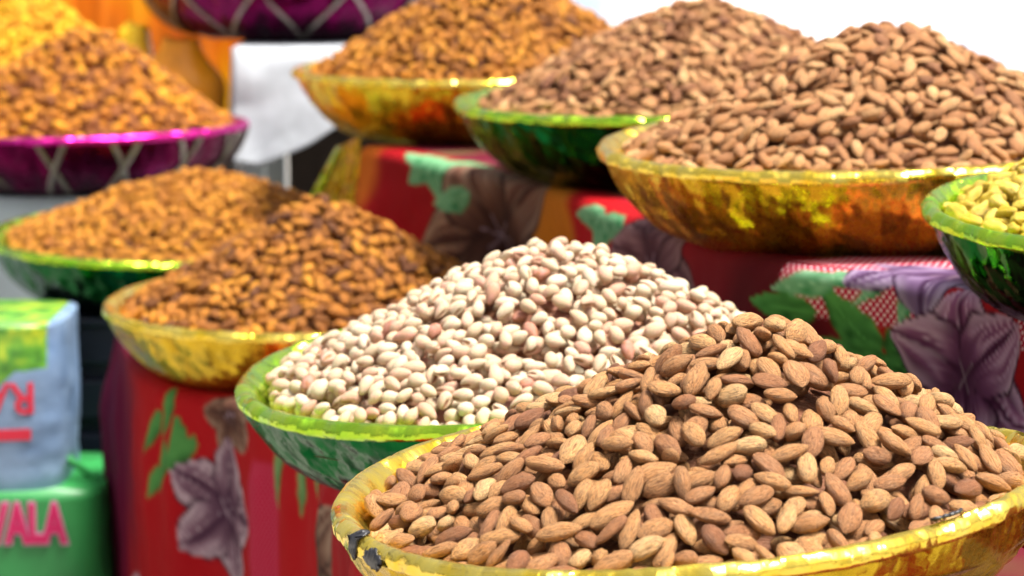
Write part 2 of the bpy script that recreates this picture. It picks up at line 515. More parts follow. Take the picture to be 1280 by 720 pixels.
def ribbon(root, R, h, seed, n, amp_lo, amp_hi, cross, phase=0.0):
    """thin silver strips glued round a bowl wall in zigzag or crosses"""
    outer, _ = bowl_profile(R, h)
    pr = np.array(outer[3:])
    tz = (pr[:, 1] + h) / h
    for q in range(n):
        for sgn in ((1, -1) if cross else ((1,) if q % 2 else (-1,))):
            th0 = 2 * math.pi * q / n + phase
            dth = 2 * math.pi / n * (0.36 if cross else 1.0)
            V, Fc = [], []
            m = 14
            for i in range(m + 1):
                t = i / m
                zz = amp_lo + (amp_hi - amp_lo) * t
                r = float(np.interp(zz, tz, pr[:, 0])); z = float(np.interp(zz, tz, pr[:, 1]))
                th = th0 + sgn * (t - 0.5) * dth
                off = 0.0035 + (0.0012 if sgn > 0 else 0.0)
                w = 0.0042 / r
                for k_ in (-1, 1):
                    a = th + k_ * w
                    V.append(((r + off) * math.cos(a), (r + off) * math.sin(a), z - off * 0.4))
                for k_ in (1, -1):
                    a = th + k_ * w
                    V.append(((r + off - 0.003) * math.cos(a), (r + off - 0.003) * math.sin(a), z - off * 0.4 + 0.001))
            for i in range(m):
                for e in range(4):
                    Fc.append((4 * i + e, 4 * i + (e + 1) % 4, 4 * i + 4 + (e + 1) % 4, 4 * i + 4 + e))
            Va = np.array(V)
            foil = np.c_[np.arctan2(Va[:, 1], Va[:, 0]) * R, Va[:, 2], Va[:, 2] * 0 + q]
            mesh_obj('ribbon', V, Fc, M_SILVER, root, True, {'foil': ('FLOAT_VECTOR', foil)})
ribbon(b_pur, .2625, .34 * .2625, 1, 15, 0.05, 0.93, True, 0.1)
ribbon(b_pur2, .275, .34 * .275, 2, 22, 0.05, 0.95, False, 0.12)

# black bare patches where the foil of the front rim is torn
def torn_patch(root, R, th0, span, w, seed):
    rg = np.random.default_rng(seed)
    V, Fc = [], []
    m = 16
    prof = [(R + 0.0028, -0.0105), (R + 0.0042, -0.004), (R + 0.0022, 0.0036), (R - 0.0045, 0.0058), (R - 0.0085, 0.0050), (R - 0.013, 0.0018)]
    a, b = w
    pr = prof[a:b]
    k = len(pr)
    for i in range(m + 1):
        t = i / m
        edge = math.sin(math.pi * t) ** 0.35 * rg.uniform(0.55, 1.0)
        for q, (r, z) in enumerate(pr):
            f = (q - (k - 1) / 2) * edge + (k - 1) / 2
            rr = float(np.interp(f, range(k), [p[0] for p in pr])); zz = float(np.interp(f, range(k), [p[1] for p in pr]))
            th = th0 + (t - 0.5) * span + rg.normal(0, span * 0.03)
            V.append((rr * math.cos(th), rr * math.sin(th), zz + rg.normal(0, 0.0002)))
    for i in range(m):
        for q in range(k - 1):
            Fc.append((i * k + q, (i + 1) * k + q, (i + 1) * k + q + 1, i * k + q + 1))
    o = mesh_obj('torn_patch', V, Fc, M_BLACK, root)
    md = o.modifiers.new('thickness', 'SOLIDIFY'); md.thickness = 0.0015; md.offset = -1
    o['label'] = 'black bare rim where the gold foil is torn'
torn_patch(b_front, .2035, math.radians(204.0), 0.05, (0, 5), 1)
torn_patch(b_front, .2035, math.radians(211), 0.09, (0, 3), 2)
torn_patch(b_front, .2035, math.radians(308), 0.11, (3, 6), 3)

# ------------------------------------------------------------------ nuts: shapes
def sphere_grid(nu, nv):
    u = np.linspace(0, math.pi, nu + 1)
    v = np.linspace(0, 2 * math.pi, nv, endpoint=False)
    P = [(-1.0, 0, 0)]
    for a in u[1:-1]:
        for b in v:
            P.append((-math.cos(a), math.sin(a) * math.cos(b), math.sin(a) * math.sin(b)))
    P.append((1.0, 0, 0))
    Fc = []
    for j in range(nv):
        Fc.append((0, 1 + (j + 1) % nv, 1 + j))
    for i in range(nu - 2):
        for j in range(nv):
            a0 = 1 + i * nv + j; a1 = 1 + i * nv + (j + 1) % nv
            Fc.append((a0, a1, a1 + nv)); Fc.append((a0, a1 + nv, a0 + nv))
    last = len(P) - 1; o = 1 + (nu - 2) * nv
    for j in range(nv):
        Fc.append((o + j, o + (j + 1) % nv, last))
    return np.array(P), np.array(Fc)

def almond_shape(P, rg):
    """unit almond: pointed at +x, blunt at -x; grooved"""
    x, y, z = P.T
    ang = np.arctan2(z, y)
    pw = 0.86 + 0.2 * rg.random()
    rad = np.sqrt(np.clip(1 - x * x, 0, 1))
    t = np.clip((x + 1) / 2, 0, 1)
    prof = np.where(x > 0, (1 - np.clip(x, 0, 1) ** 1.75) ** 0.66, np.sqrt(np.clip(1 - np.abs(x) ** 2.3, 0, 1)))
    xs = x
    k = prof * pw
    gro = 1 + 0.040 * np.sin(ang * 7 + 1.2 * np.sin(2 * ang) + rg.uniform(0, 6)) * sstep(1.0, 0.2, np.abs(x)) + 0.03 * np.sin(ang * 5 + 3 * x + rg.uniform(0, 6)) + 0.02 * np.sin(4 * x + 2 * ang + rg.uniform(0, 6))
    bend = rg.normal(0, 0.05)
    Y = y / (rad + 1e-6) * k * gro
    Z = z / (rad + 1e-6) * k * gro * (1 + 0.10 * np.sin(3 * x + rg.uniform(0, 6)))
    Y[rad < 1e-4] = 0; Z[rad < 1e-4] = 0
    Y = Y + bend * (x * x - 0.3)
    X = xs * 1.04 + 0.02 * np.sin(ang * 2 + rg.uniform(0, 6))
    return np.c_[X, Y, Z], np.zeros(len(P))

def pistachio_shape(P, rg):
    x, y, z = P.T
    rad = np.sqrt(np.clip(1 - x * x, 0, 1))
    ang = np.arctan2(z, y)
    prof = np.sqrt(np.clip(1 - np.abs(x) ** 2.0, 0, 1)) * (1 - 0.14 * x)
    op = rg.random() < 0.62
    wd = rg.uniform(0.22, 0.55)
    slit = np.exp(-(ang / wd) ** 2) * sstep(-0.35, 0.35, x) if op else 0.25 * np.exp(-(ang / 0.12) ** 2)
    seam = 1 - 0.34 * slit * (1.25 if op else 0.3) - 0.03 * np.exp(-((np.abs(ang) - math.pi) / 0.14) ** 2)
    gape = 1 + (0.10 * np.exp(-((np.abs(ang) - 0.55) / 0.4) ** 2) * sstep(-0.2, 0.7, x) if op else 0)
    k = prof * seam * gape
    Y = y / (rad + 1e-6) * k; Z = z / (rad + 1e-6) * k
    Y[rad < 1e-4] = 0; Z[rad < 1e-4] = 0
    return np.c_[x * 1.0 + 0.05 * sstep(0.6, 1, x), Y, Z], slit if op else slit * 0

def raisin_shape(P, rg):
    x, y, z = P.T
    rad = np.sqrt(np.clip(1 - x * x, 0, 1))
    ang = np.arctan2(z, y)
    k = (1 - np.abs(x) ** 2.6) ** 0.5
    p = rg.uniform(0, 6, 5)
    w = 1 + 0.14 * np.sin(ang * 3 + p[0] + 1.5 * x) + 0.13 * np.sin(ang * 5 + p[1] - 2 * x) + 0.10 * np.sin(6 * x + 2 * ang + p[2])
    Y = y / (rad + 1e-6) * k * w; Z = z / (rad + 1e-6) * k * w
    Y[rad < 1e-4] = 0; Z[rad < 1e-4] = 0
    return np.c_[x, Y + 0.12 * np.sin(2 * x + p[3]), Z + 0.1 * np.sin(2.4 * x + p[4])], np.zeros(len(P))

# ------------------------------------------------------------------ heaps: nuts settle one by one on the heap
def heap_target(R, apex, h, zedge, Rin, seed, key, hx=0.0):
    ax, ay = apex
    def T(X, Y):
        wz = warp(key, X, Y, R)
        X = X - hx
        dx, dy = X - ax, Y - ay
        d = np.hypot(dx, dy) + 1e-9
        ux, uy = dx / d, dy / d
        b = ax * ux + ay * uy
        L = -b + np.sqrt(np.maximum(b * b - (ax * ax + ay * ay - Rin * Rin), 1e-9))
        t = d / L
        e = 0.16
        gth = 1 - (np.sqrt(t * t + e * e) - e) / (math.sqrt(1 + e * e) - e)
        nz = vnoise(X * 22 + 40, Y * 22 + 40, seed) * 0.004 + vnoise(X * 9 + 40, Y * 9 + 40, seed + 1) * 0.006 * h / 0.1
        return zedge + (h - zedge) * gth + nz * sstep(1.0, 0.75, t) + wz, t
    return T

def inner_wall(R):
    _, lip = bowl_profile(R, 0.34 * R)
    p = np.array(lip)[5:][::-1]
    return lambda r: np.interp(r, p[:, 0], p[:, 1])

def heap_floor(X, Y, T, R, depth, key):
    """the level the loose nuts rest on: the heap's inside, or the bowl where it comes nearer"""
    Tm, tt = T(X, Y)
    return np.maximum(Tm - depth, inner_wall(R)(np.hypot(X, Y)) + warp(key, X, Y, R))

def deposit(rg, R, Rin, T, dims, res, depth, ncand=5, tilt=0.22, key='', hx=0.0):
    n = int(2 * (R + 0.01) / res) + 1
    xs = (np.arange(n) - (n - 1) / 2) * res
    X, Y = np.meshgrid(xs, xs, indexing='ij')
    Tm, tt = T(X, Y)
    r = np.hypot(X - hx, Y)
    H = heap_floor(X, Y, T, R, depth, key)
    H = np.where(r < Rin, H, inner_wall(R)(np.hypot(X, Y)) + warp(key, X, Y, R))
    TGx, TGy = np.gradient(np.where(r < Rin, Tm, Tm[r < Rin].min()), res)
    free = (r < Rin - dims[1] * 0.45)
    out = []
    fails = 0
    hw = int(dims[0] * 1.25 / res) + 1
    off = np.arange(-hw, hw + 1) * res
    PX, PY = np.meshgrid(off, off, indexing='ij')
    gk = max(2, int(0.006 / res))
    cells = np.argwhere(free)
    D = np.where(free, Tm - H, -1)
    thr = dims[2] * 0.6
    while fails < 1500 and len(out) < 6000:
        cs = cells[rg.integers(0, len(cells), 50)]
        dv = D[cs[:, 0], cs[:, 1]]
        bi = int(np.argmax(dv))
        if dv[bi] < thr:
            left = np.argwhere(D > thr)
            if len(left) == 0: break
            i, j = left[rg.integers(0, len(left))]
        else:
            i, j = cs[bi]
        Hp = H[i - hw:i + hw + 1, j - hw:j + hw + 1]
        if Hp.shape != PX.shape:
            D[i, j] = -1
            continue
        c = hw
        gx = (Hp[c + gk:, c - gk:c + gk + 1].mean() - Hp[:c - gk + 1, c - gk:c + gk + 1].mean()) / (hw * res * 1.2)
        gy = (Hp[c - gk:c + gk + 1, c + gk:].mean() - Hp[c - gk:c + gk + 1, :c - gk + 1].mean()) / (hw * res * 1.2)
        gx = 0.55 * TGx[i, j] + 0.45 * np.clip(gx, -0.9, 0.9)
        gy = 0.55 * TGy[i, j] + 0.45 * np.clip(gy, -0.9, 0.9)
        best = None
        sc_ = np.clip(rg.normal(1.0, 0.085), 0.8, 1.2)
        shp = np.array([np.clip(rg.normal(1, 0.07), .85, 1.18), np.clip(rg.normal(1, 0.07), .85, 1.18), np.clip(rg.normal(1, 0.08), .8, 1.2)])
        dd = np.array(dims) * sc_ * shp
        for q in range(ncand):
            wild = 2.2 if rg.random() < 0.12 else 1.0
            nrm = np.array([-gx + rg.normal(0, tilt * wild), -gy + rg.normal(0, tilt * wild), 1.0]); nrm /= np.linalg.norm(nrm)
            yaw = rg.uniform(0, 2 * math.pi)
            e = np.array([math.cos(yaw), math.sin(yaw), 0.0])
            ex = e - nrm * (e @ nrm); ex /= np.linalg.norm(ex)
            ey = np.cross(nrm, ex)
            roll = rg.normal(0, 0.32)
            ey, nz = ey * math.cos(roll) + nrm * math.sin(roll), nrm * math.cos(roll) - ey * math.sin(roll)
            Rm = np.stack([ex, ey, nz], 1)
            A = (Rm / dd ** 2) @ Rm.T
            bq = (A[0, 2] * PX + A[1, 2] * PY) / A[2, 2]
            cq = (A[0, 0] * PX * PX + 2 * A[0, 1] * PX * PY + A[1, 1] * PY * PY - 1) / A[2, 2]
            disc = bq * bq - cq
            ok = disc > 0
            sq = np.sqrt(np.where(ok, disc, 0))
            lo = -bq - sq; up = -bq + sq
            gap = (Hp - lo)[ok]
            z0 = gap.max()
            score = z0 + 0.35 * (z0 - gap.mean())
            if best is None or score < best[0]:
                best = (score, z0, Rm, ok, up)
        _, z0, Rm, ok, up = best
        if z0 > Tm[i, j] + dims[2] * 0.75:
            D[i - 1:i + 2, j - 1:j + 2] = -1
            fails += 1
            continue
        z0 -= 0.0008
        np.copyto(Hp, np.maximum(Hp, np.where(ok, z0 + up, -9)))
        Dp = D[i - hw:i + hw + 1, j - hw:j + hw + 1]
        np.copyto(Dp, np.where(Dp > -0.5, Tm[i - hw:i + hw + 1, j - hw:j + hw + 1] - Hp, Dp))
        out.append((xs[i], xs[j], z0, Rm, dd, float(tt[i, j])))
    return out, xs

HEAPS = []
def heap(key, dims, shape, mat, apex, h, seed, depth=0.018, res=0.0016, tint=(0.5, 0.22), zedge=-0.004, rfac=0.915, tilt=0.22, ncand=5, hx=0.0):
    c, A, R = BOWL_M[key]
    rg = np.random.default_rng(seed)
    Rin = rfac * R - abs(hx)
    T = heap_target(R, apex, h, zedge, Rin, seed, key, hx)
    nuts, xs = deposit(rg, R, Rin, T, dims, res, depth, ncand, tilt, key, hx)
    n = len(nuts)
    pos = np.array([(a[0], a[1], a[2]) for a in nuts]) @ A.T + c
    rot = np.array([A @ a[3] for a in nuts])
    dd = np.array([a[4] for a in nuts])
    tt = np.array([a[5] for a in nuts])
    tn = np.clip(rg.normal(tint[0], tint[1], n), 0, 1)
    d = dict(key=key, pos=pos, rot=rot, dd=dd, t=tt, tint=tn, shape=shape, mat=mat, T=T, Rin=Rin, A=A, c=c, seed=seed, dims=dims, R=R, depth=depth, hx=hx)
    HEAPS.append(d)
    return d

AL = (.0099, .0057, .0038)
h_front = heap('front', AL, almond_shape, M_ALMOND, (.044, .0), .077, 11, 0.022, 0.0014, (0.56, 0.24), ncand=6)
h_pist = heap('pist', (.0075, .0050, .0046), pistachio_shape, M_PISTACHIO, (.024, .0), .083, 12, 0.021, 0.0014, (0.60, 0.26), hx=-.006)
h_rais = heap('raisin', (.0105, .0050, .0042), raisin_shape, M_RAISIN, (.01, .0), .075, 13, 0.016, 0.0014, (0.5, 0.25), tilt=0.35)
h_upr = heap('upright', AL, almond_shape, M_ALMOND_BACK, (.006, .0), .101, 14, 0.020, 0.0018, (0.55, 0.24))
h_gup = heap('greenup', AL, almond_shape, M_ALMOND_BACK, (.012, .0), .103, 15, 0.016, 0.0020, (0.5, 0.26))
h_gol = heap('goldup', (.0096, .0058, .0042), almond_shape, M_ALMOND_ORANGE, (.0, .0), .135, 16, 0.016, 0.0022, (0.62, 0.25))
h_gll = heap('goldleft', (.0096, .0058, .0042), almond_shape, M_ALMOND_ORANGE, (.0, .0), .105, 17, 0.016, 0.0020, (0.45, 0.27))
h_grl = heap('greenleft', (.0096, .0058, .0042), almond_shape, M_ALMOND_ORANGE, (.008, .0), .085, 18, 0.016, 0.0022, (0.68, 0.26))
h_pur = heap('purple', (.0108, .0080, .0060), almond_shape, M_APRICOT, (.015, .0), .150, 19, 0.018, 0.0025, (0.36, 0.30))
h_yel = heap('yellow', (.010, .007, .006), almond_shape, M_YELLOW, (.02, .0), .16, 20, 0.016, 0.0025, (0.5, 0.25))
h_pt = heap('purpletop', (.0150, .0110, .0080), almond_shape, M_APRICOT, (.0, .0), .10, 21, 0.016, 0.0030, (0.45, 0.28))

# which nuts show largest: a coarse depth buffer decides which are built one by one
def visible_counts(hs):
    W, Hh, q = 1280 // 3, 720 // 3, 3.0
    k = np.arange(160) + 0.5
    ph = np.arccos(1 - 2 * k / 160); th = math.pi * (1 + 5 ** 0.5) * k
    S = np.c_[np.cos(th) * np.sin(ph), np.sin(th) * np.sin(ph), np.cos(ph)]
    zb = np.full(W * Hh, 1e9); ib = np.full(W * Hh, -1)
    base = 0; starts = []
    cp, sp = math.cos(PITCH), math.sin(PITCH)
    for d in hs:
        starts.append(base)
        P = np.einsum('nij,nkj->nki', d['rot'], S[None] * d['dd'][:, None]) + d['pos'][:, None]
        ids = np.repeat(np.arange(len(P)) + base, 160)
        base += len(P)
        P = P.reshape(-1, 3) - [0, 0, CAM_Z]
        dep = P[:, 1] * cp - P[:, 2] * sp; up = P[:, 1] * sp + P[:, 2] * cp
        u = ((640 + F_PX * P[:, 0] / dep) / q).astype(int); v = ((360 - F_PX * up / dep) / q).astype(int)
        ok = (u >= 0) & (u < W) & (v >= 0) & (v < Hh)
        cell = v[ok] * W + u[ok]; de = dep[ok]; idd = ids[ok]
        o = np.argsort(-de)
        cell, de, idd = cell[o], de[o], idd[o]
        m = de < zb[cell]
        ib[cell[m]] = idd[m]; zb[cell[m]] = de[m]
    cnt = np.bincount(ib[ib >= 0], minlength=base)
    return [cnt[s:s + len(d['pos'])] for s, d in zip(starts, hs)]
near = [h_front, h_pist, h_rais]
for d, cnt in zip(near, visible_counts(near)):
    d['cnt'] = cnt

def nut_mesh_arrays(shape, rg, nu, nv):
    P, Fc = sphere_grid(nu, nv)
    V, slit = shape(P, rg)
    return V, Fc, slit

def build_stuff(d, keep, name, label, nu, nv, cat):
    """all nuts of a heap in `keep` plus the inside of the heap, as one mass"""
    rg = np.random.default_rng(d['seed'] + 500)
    vars_ = [nut_mesh_arrays(d['shape'], rg, nu, nv) for _ in range(10)]
    Fc = vars_[0][1]
    Vs, Fs, Ts, Ls, Ss = [], [], [], [], []
    pick = rg.integers(0, 10, len(d['pos']))
    nvt = len(vars_[0][0]); base = 0
    for i in np.nonzero(keep)[0]:
        V, _, sl = vars_[pick[i]]
        W = (V * d['dd'][i]) @ d['rot'][i].T + d['pos'][i]
        Vs.append(W); Fs.append(Fc + base); base += nvt
        Ts.append(np.full(nvt, d['tint'][i])); Ls.append(V + rg.uniform(0, 60, 3)); Ss.append(sl)
    # the inside of the heap
    nr, nt = 18, 60
    rr = np.linspace(0, d['Rin'] * 1.03, nr)[:, None]; th = np.linspace(0, 2 * math.pi, nt, endpoint=False)[None]
    X, Y = rr * np.cos(th) + d['hx'], rr * np.sin(th)
    Z = d['T'](X, Y)[0] - d['depth'] - 0.001
    C = np.stack([X, Y, Z], -1).reshape(-1, 3) @ d['A'].T + d['c']
    Fcore = []
    for i in range(nr - 1):
        for j in range(nt):
            a0, a1 = i * nt + j, i * nt + (j + 1) % nt
            Fcore += [(a0, a1 + nt, a1), (a0, a0 + nt, a1 + nt)]
    Vs.append(C); Fs.append(np.array(Fcore) + base)
    Ts.append(np.full(len(C), 0.0)); Ls.append(C * 60); Ss.append(np.zeros(len(C)))
    me = fast_mesh(name, np.concatenate(Vs), np.concatenate(Fs), d['mat'], True,
                   {'tint': ('FLOAT', np.concatenate(Ts)), 'loc': ('FLOAT_VECTOR', np.concatenate(Ls)), 'slit': ('FLOAT', np.concatenate(Ss))})
    o = link(name, me)
    tag(o, label, cat, kind='stuff')
    return o

def build_singles(d, pick_ids, name, nu, nv, nvar, cat, group, labeler):
    rg = np.random.default_rng(d['seed'] + 900)
    metas = []
    order = np.argsort(d['tint'][pick_ids])
    # mesh variants carry their own shape and skin tone
    for v in range(nvar):
        V, Fc, sl = nut_mesh_arrays(d['shape'], rg, nu, nv)
        tn = (v + 0.5) / nvar
        q = float(np.quantile(d['tint'][pick_ids], tn))
        me = fast_mesh(name, V, Fc, d['mat'], True, {'tint': ('FLOAT', np.full(len(V), q)), 'loc': ('FLOAT_VECTOR', V + rg.uniform(0, 60, 3)), 'slit': ('FLOAT', sl)})
        metas.append((me, q, bool(sl.max() > 0.5)))
    for rank, oi in enumerate(order):
        i = pick_ids[oi]
        v = int(min(nvar - 1, rank * nvar / len(order)))
        me, q, op = metas[v]
        o = link(name, me)
        M = Matrix.LocRotScale(Vector(d['pos'][i]), Matrix(d['rot'][i].tolist()).to_quaternion(), Vector(d['dd'][i]))
        o.matrix_world = M
        tag(o, labeler(q, d['t'][i], op, (d['pos'][i] - d['c']) @ d['A'], d['dd'][i]), cat, group)

def zone(t):
    return 'near the peak' if t < 0.3 else ('on the slope' if t < 0.74 else 'by the rim')
def side(L, names):
    k = int(((math.atan2(L[1], L[0]) / (2 * math.pi)) % 1.0) * 4)       # quarters: right-back, left-back, left-front, right-front
    return names[k]
def al_label(q, t, op, L, dd):
    tone = 'dark brown' if q < 0.28 else ('reddish brown' if q < 0.5 else ('golden brown' if q < 0.76 else 'pale tan'))
    sh = 'slender' if dd[0] / dd[1] > 1.83 else ('plump' if dd[0] / dd[1] < 1.65 else 'whole')
    return '%s %s almond %s %s in torn-rimmed gold bowl' % (sh, tone, zone(t), side(L, ('toward the floral step', 'toward the pistachios', 'toward the black torn patch', 'away from the pistachios')))
def pi_label(q, t, op, L, dd):
    tone = 'brownish' if q < 0.2 else ('pinkish cream' if q < 0.5 else ('cream' if q < 0.8 else 'whitest'))
    return '%s pistachio with %s shell %s %s' % (tone, 'split' if op else 'closed', zone(t), side(L, ('toward the red step', 'toward the amber almonds', 'toward the hanging red cloth', 'toward the torn-rimmed gold bowl')))
def ra_label(q, t, op, L, dd):
    tone = 'dull olive' if q < 0.33 else ('yellow green' if q < 0.67 else 'pale yellow')
    return '%s %s raisin %s of the raisin heap' % (tone, 'long' if dd[0] / dd[1] > 2.1 else 'short', zone(t))

def split(d, limit):
    ids = np.argsort(-d['cnt'], kind='stable')[:limit]
    ids = ids[d['cnt'][ids] > 0]
    keep = np.ones(len(d['pos']), bool); keep[ids] = False
    return ids, keep

ids, keep = split(h_front, 300)
build_singles(h_front, ids, 'almond', 26, 18, 40, 'almond', 'almonds on the sharp front heap', al_label)
build_stuff(h_front, keep, 'almond_heap', 'remaining brown almonds filling the gold bowl with the torn rim', 16, 12, 'almonds')
ids, keep = split(h_pist, 300)
build_singles(h_pist, ids, 'pistachio', 18, 20, 40, 'pistachio', 'pistachios on the white heap', pi_label)
build_stuff(h_pist, keep, 'pistachio_heap', 'remaining white pistachios filling the dark green bowl', 12, 14, 'pistachios')
ids, keep = split(h_rais, 300)
build_singles(h_rais, ids, 'raisin', 16, 14, 16, 'raisin', 'golden raisins in the green bowl', ra_label)
build_stuff(h_rais, keep, 'raisin_heap', 'yellow raisins filling the shiny green bowl', 12, 10, 'raisins')
for d, nm, lab, cat, nu, nv in (
        (h_upr, 'almond_heap', 'tan almonds heaped in the wide gold bowl beside the raisin bowl', 'almonds', 12, 9),
        (h_gup, 'almond_heap', 'tan almonds heaped in the green bowl on the red step', 'almonds', 10, 8),
        (h_gol, 'almond_heap', 'tall heap of orange brown almonds in gold bowl beside the white draped table', 'almonds', 9, 7),
        (h_gll, 'almond_heap', 'amber brown almonds heaped in the gold bowl next to the pistachios', 'almonds', 9, 7),
        (h_grl, 'almond_heap', 'orange brown almonds heaped in the green bowl above the white sack', 'almonds', 8, 7),
        (h_pur, 'apricot_heap', 'orange dried apricots heaped high in the purple ribboned bowl', 'dried apricots', 8, 7),
        (h_yel, 'dried_fruit_heap', 'bright yellow dried fruit heaped behind the apricot bowl', 'dried fruit', 7, 6),
        (h_pt, 'apricot_heap', 'orange dried apricots in the purple bowl on the white draped table', 'dried apricots', 7, 6)):
    build_stuff(d, np.ones(len(d['pos']), bool), nm, lab, nu, nv, cat)
print('NUTS', [(d['key'], len(d['pos'])) for d in HEAPS], 'visible', [(d['key'], int((d['cnt'] > 0).sum())) for d in near])

# ------------------------------------------------------------------ red printed cloth on the stepped stall
def resample(path, ds):
    p = np.array(path, float)
    # Catmull-Rom through the corner points
    q = [p[0]]
    P = np.vstack([2 * p[0] - p[1], p, 2 * p[-1] - p[-2]])
    for i in range(1, len(P) - 2):
        for t in np.linspace(0, 1, 40)[1:]:
            a, b, c, d = P[i - 1:i + 3]
            q.append(0.5 * ((2 * b) + (-a + c) * t + (2 * a - 5 * b + 4 * c - d) * t * t + (-a + 3 * b - 3 * c + d) * t ** 3))
    q = np.array(q)
    L = np.r_[0, np.cumsum(np.linalg.norm(np.diff(q[:, :2], axis=0), axis=1))]
    s = np.arange(0, L[-1], ds)
    return s, np.stack([np.interp(s, L, q[:, k]) for k in range(3)], 1)

def draped_step(name, path, inward, width, drop_to, paint, seed, label, ds=0.004, dv=0.004, dmax=None):
    s, C = resample(path, ds)
    tg = np.gradient(C[:, :2], axis=0); tg /= np.linalg.norm(tg, axis=1)[:, None]
    out = np.c_[-tg[:, 1], tg[:, 0]]
    w = np.array(inward, float); w /= np.linalg.norm(w)
    if (out @ w).mean() > 0: out = -out
    drop = (C[:, 2].max() - drop_to)
    v = np.r_[-np.arange(width, 0.02, -0.012), np.arange(-0.02, drop, dv)]
    S, Vv = np.meshgrid(s, v, indexing='ij')
    rc = 0.014
    a = np.clip((Vv + rc) / (1.0 * rc * math.pi / 2), 0, 1) * math.pi / 2
    down = np.maximum(Vv - rc * (math.pi / 2 - 1), 0)
    inn = np.maximum(-rc - Vv, 0) + rc
    offx = np.where(Vv < -rc, -inn, -rc + rc * np.sin(a))
    dz = np.where(Vv < -rc, 0, -rc + rc * np.cos(a)) - np.where(a >= math.pi / 2, down, 0)
    fold = (vnoise(S * 9, Vv * 1.6 + 5, seed) * 0.018 + vnoise(S * 24, Vv * 2.5 + 9, seed + 1) * 0.009) * sstep(0.0, 0.10, Vv) \
        + vnoise(S * 40, Vv * 40 + 99, seed + 2) * 0.0012
    top = Vv < -rc
    X = C[:, 0][:, None] + np.where(top, w[0] * (-offx), out[:, 0][:, None] * (offx + 0)) + out[:, 0][:, None] * np.where(top, 0, fold)
    Y = C[:, 1][:, None] + np.where(top, w[1] * (-offx), out[:, 1][:, None] * (offx + 0)) + out[:, 1][:, None] * np.where(top, 0, fold)
    Z = C[:, 2][:, None] + dz + np.where(top, vnoise(S * 30, Vv * 30 + 50, seed + 3) * 0.0008, 0)
    Z = np.maximum(Z, drop_to)
    V = np.stack([X, Y, Z], -1).reshape(-1, 3)
    ni, nj = S.shape
    i = np.arange(ni - 1)[:, None] * nj; j = np.arange(nj - 1)[None]
    Fq = np.stack([i + j, i + nj + j, i + nj + j + 1, i + j + 1], -1).reshape(-1, 4)
    colr, dots = paint(S, Vv)
    colr = np.concatenate([colr, np.ones(S.shape + (1,))], -1).reshape(-1, 4)
    root = empty(name, (float(C[:, 0].mean()), float(C[:, 1].mean()), 0))
    V = V - np.array(root.location)
    me = fast_mesh('printed_cloth', V, Fq, M_CLOTH, True, {'print': ('FLOAT_COLOR', colr), 'dots': ('FLOAT', dots), 'sv': ('FLOAT_VECTOR', np.stack([S, Vv, 0 * S], -1))})
    link('printed_cloth', me, root)
    # the boards under the cloth
    idx = np.linspace(0, len(C) - 1, 24).astype(int)
    e, W2 = 0.03, width
    bv = []
    for k_ in idx:
        for (o_, z_) in ((e, C[k_, 2] - 0.006), (W2 - 0.002, C[k_, 2] - 0.006), (W2 - 0.002, 0.0), (e, 0.0)):
            bv.append((C[k_, 0] + w[0] * o_ - root.location[0], C[k_, 1] + w[1] * o_ - root.location[1], z_))
    bf = []
    for k_ in range(len(idx) - 1):
        for q in range(4):
            bf.append((4 * k_ + q, 4 * k_ + (q + 1) % 4, 4 * k_ + 4 + (q + 1) % 4, 4 * k_ + 4 + q))
    bf += [(3, 2, 1, 0), tuple(4 * (len(idx) - 1) + q for q in range(4))]
    mesh_obj('platform', bv, bf, M_DARKWOOD, root, smooth=False)
    tag(root, label, 'display stand')
    return root

def lerp(a, b, t):
    return np.array(a) * (1 - t)[..., None] + np.array(b) * t[..., None]

